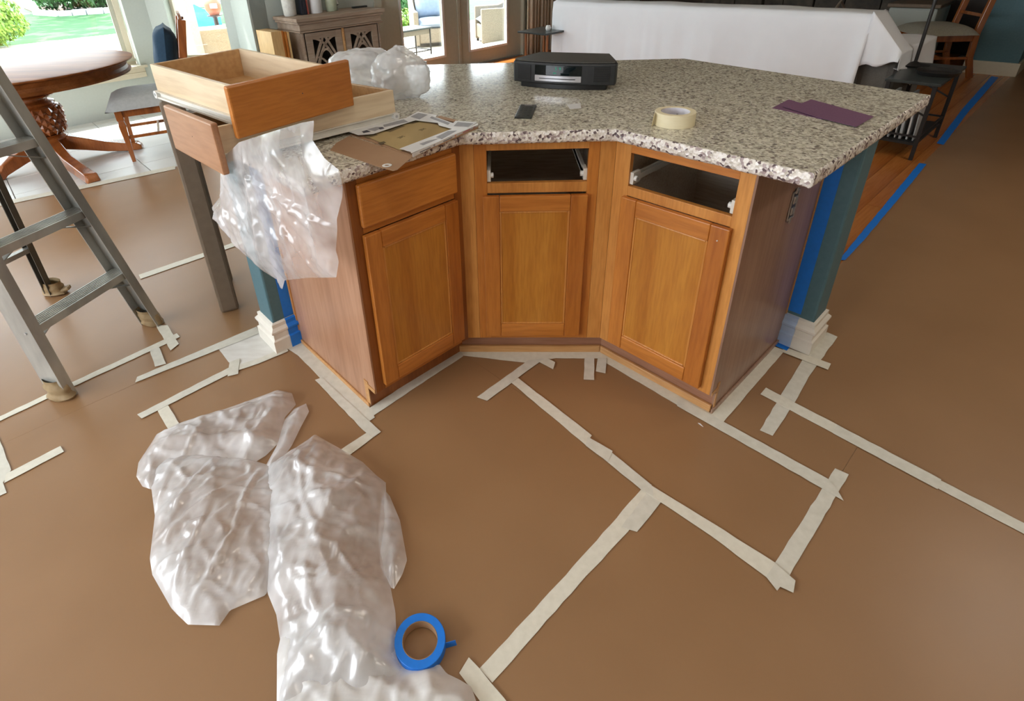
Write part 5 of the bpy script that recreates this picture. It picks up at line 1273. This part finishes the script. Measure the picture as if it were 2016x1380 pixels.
# outside the small bay window
pa, pb = aty(343, 10, 7.35), aty(368, 10, 7.35)
o = MB().box(pa.x, pb.x, 7.3, 7.5, -.1, 2.75).build('column_bay', 'stucco'); o['kind'] = 'structure'
q = aty(408, 85, 8.0); wicker_chair('tan wicker armchair just outside the small bay window', (q.x, 8.05, ZP), PI + .5, .74, 'wicker_tan', 'seat_fabric', 'tan wicker seats outside the bay').scale = (1, 1, .8)
q = aty(455, 88, 9.3); wicker_chair('second tan wicker armchair farther along outside the small bay window', (q.x + .60, 9.3, ZP), PI * .55, .70, 'wicker_tan', 'cushion_blue', 'tan wicker seats outside the bay').scale = (1, 1, .8)
q = aty(446, 72, 8.9); e = empty('glass_table', (q.x + .12, 8.75, ZP), 0, 'round glass patio table outside the small bay window', 'table'); zt = q.z - ZP
MB().lathe([(.0001, zt - .012), (.36, zt - .012), (.37, zt - .006), (.36, zt), (.0001, zt)], 40).build('table_top', 'slate_top', e, smooth=40)
for k in range(3): MB().tube([(.1 * math.cos(k * 2.1), .1 * math.sin(k * 2.1), zt - .012), (.28 * math.cos(k * 2.1), .28 * math.sin(k * 2.1), 0)], .014, 8).build('leg', 'iron', e, smooth=40)
pa, pb = aty(383, 60, 10.2), aty(432, 60, 10.2); w_b = pb.x - pa.x; zb_ = pa.z
e = empty('lounge_chair', ((pa.x + pb.x) / 2, 10.2, ZP), .3, 'white slatted patio chair with a bright blue towel over it', 'chair')
zt = aty(395, 2, 10.4).z - ZP
for k in range(9): MB().box(-w_b * .5, w_b * .1, .28, .30, zt - .35 + k * .05, zt - .325 + k * .05).build('slat', 'white_paint', e)
for x in (-w_b * .5, w_b * .1): MB().box(x - .02, x + .02, .28, .32, 0, zt + .1).build('post', 'white_paint', e)
MB().box(-w_b * .55, w_b * .5, -.3, .28, .33, .38).build('seat', 'white_paint', e)
for x in (-w_b * .45, w_b * .45): MB().box(x - .02, x + .02, -.28, -.24, 0, .33).build('leg', 'white_paint', e)
V = []; F = []; n = 18
for i in range(n + 1):
    for j in range(n + 1):
        u, v = i / n, j / n; x = -w_b * .42 + w_b * .95 * u; 
        if v < .5: y, z = .26 - .04 * v, .42 + (1 - v * 2) * (.42 - .25 * u)
        else: y, z = .24 - (v - .5) * 1.1, .42 + .015 - max(0, v - .85) * 1.5
        V.append((x, y + .02 * noise.noise(Vector((x * 6, v * 5, 0))), z + .03 * noise.noise(Vector((x * 7, v * 6, 3)))))
for i in range(n):
    for j in range(n): F.append((i * (n + 1) + j, (i + 1) * (n + 1) + j, (i + 1) * (n + 1) + j + 1, i * (n + 1) + j + 1))
o = MB().add(V, F).build('beach_towel', 'towel_blue', smooth=True); o.matrix_world = Matrix.Translation(((pa.x + pb.x) / 2, 10.2, ZP)) @ Matrix.Rotation(.3, 4, 'Z'); tag(o, 'bright blue towel draped over the white patio chair outside the bay', 'towel')
q = aty(419, 14, 9.55); e = empty('terracotta_jug', (q.x, 9.55, 0), 0, 'rust-brown clay jug with a white label outside the bay window', 'jug')
zc = q.z; MB().lathe([(.0001, zc - .12), (.07, zc - .12), (.12, zc - .04), (.13, zc + .04), (.09, zc + .11), (.05, zc + .14), (.06, zc + .18)], 28).build('body', 'terracotta', e, smooth=40)
MB().box(.02, .13, -.14, -.11, zc - .01, zc + .06).build('paper_label', 'packet_white', e, bevel=.004)
MB().lathe([(.16, ZP), (.17, ZP + .02), (.04, ZP + .06), (.035, zc - .16), (.12, zc - .13), (.12, zc - .121)], 28).build('stand', 'iron', e, smooth=40)
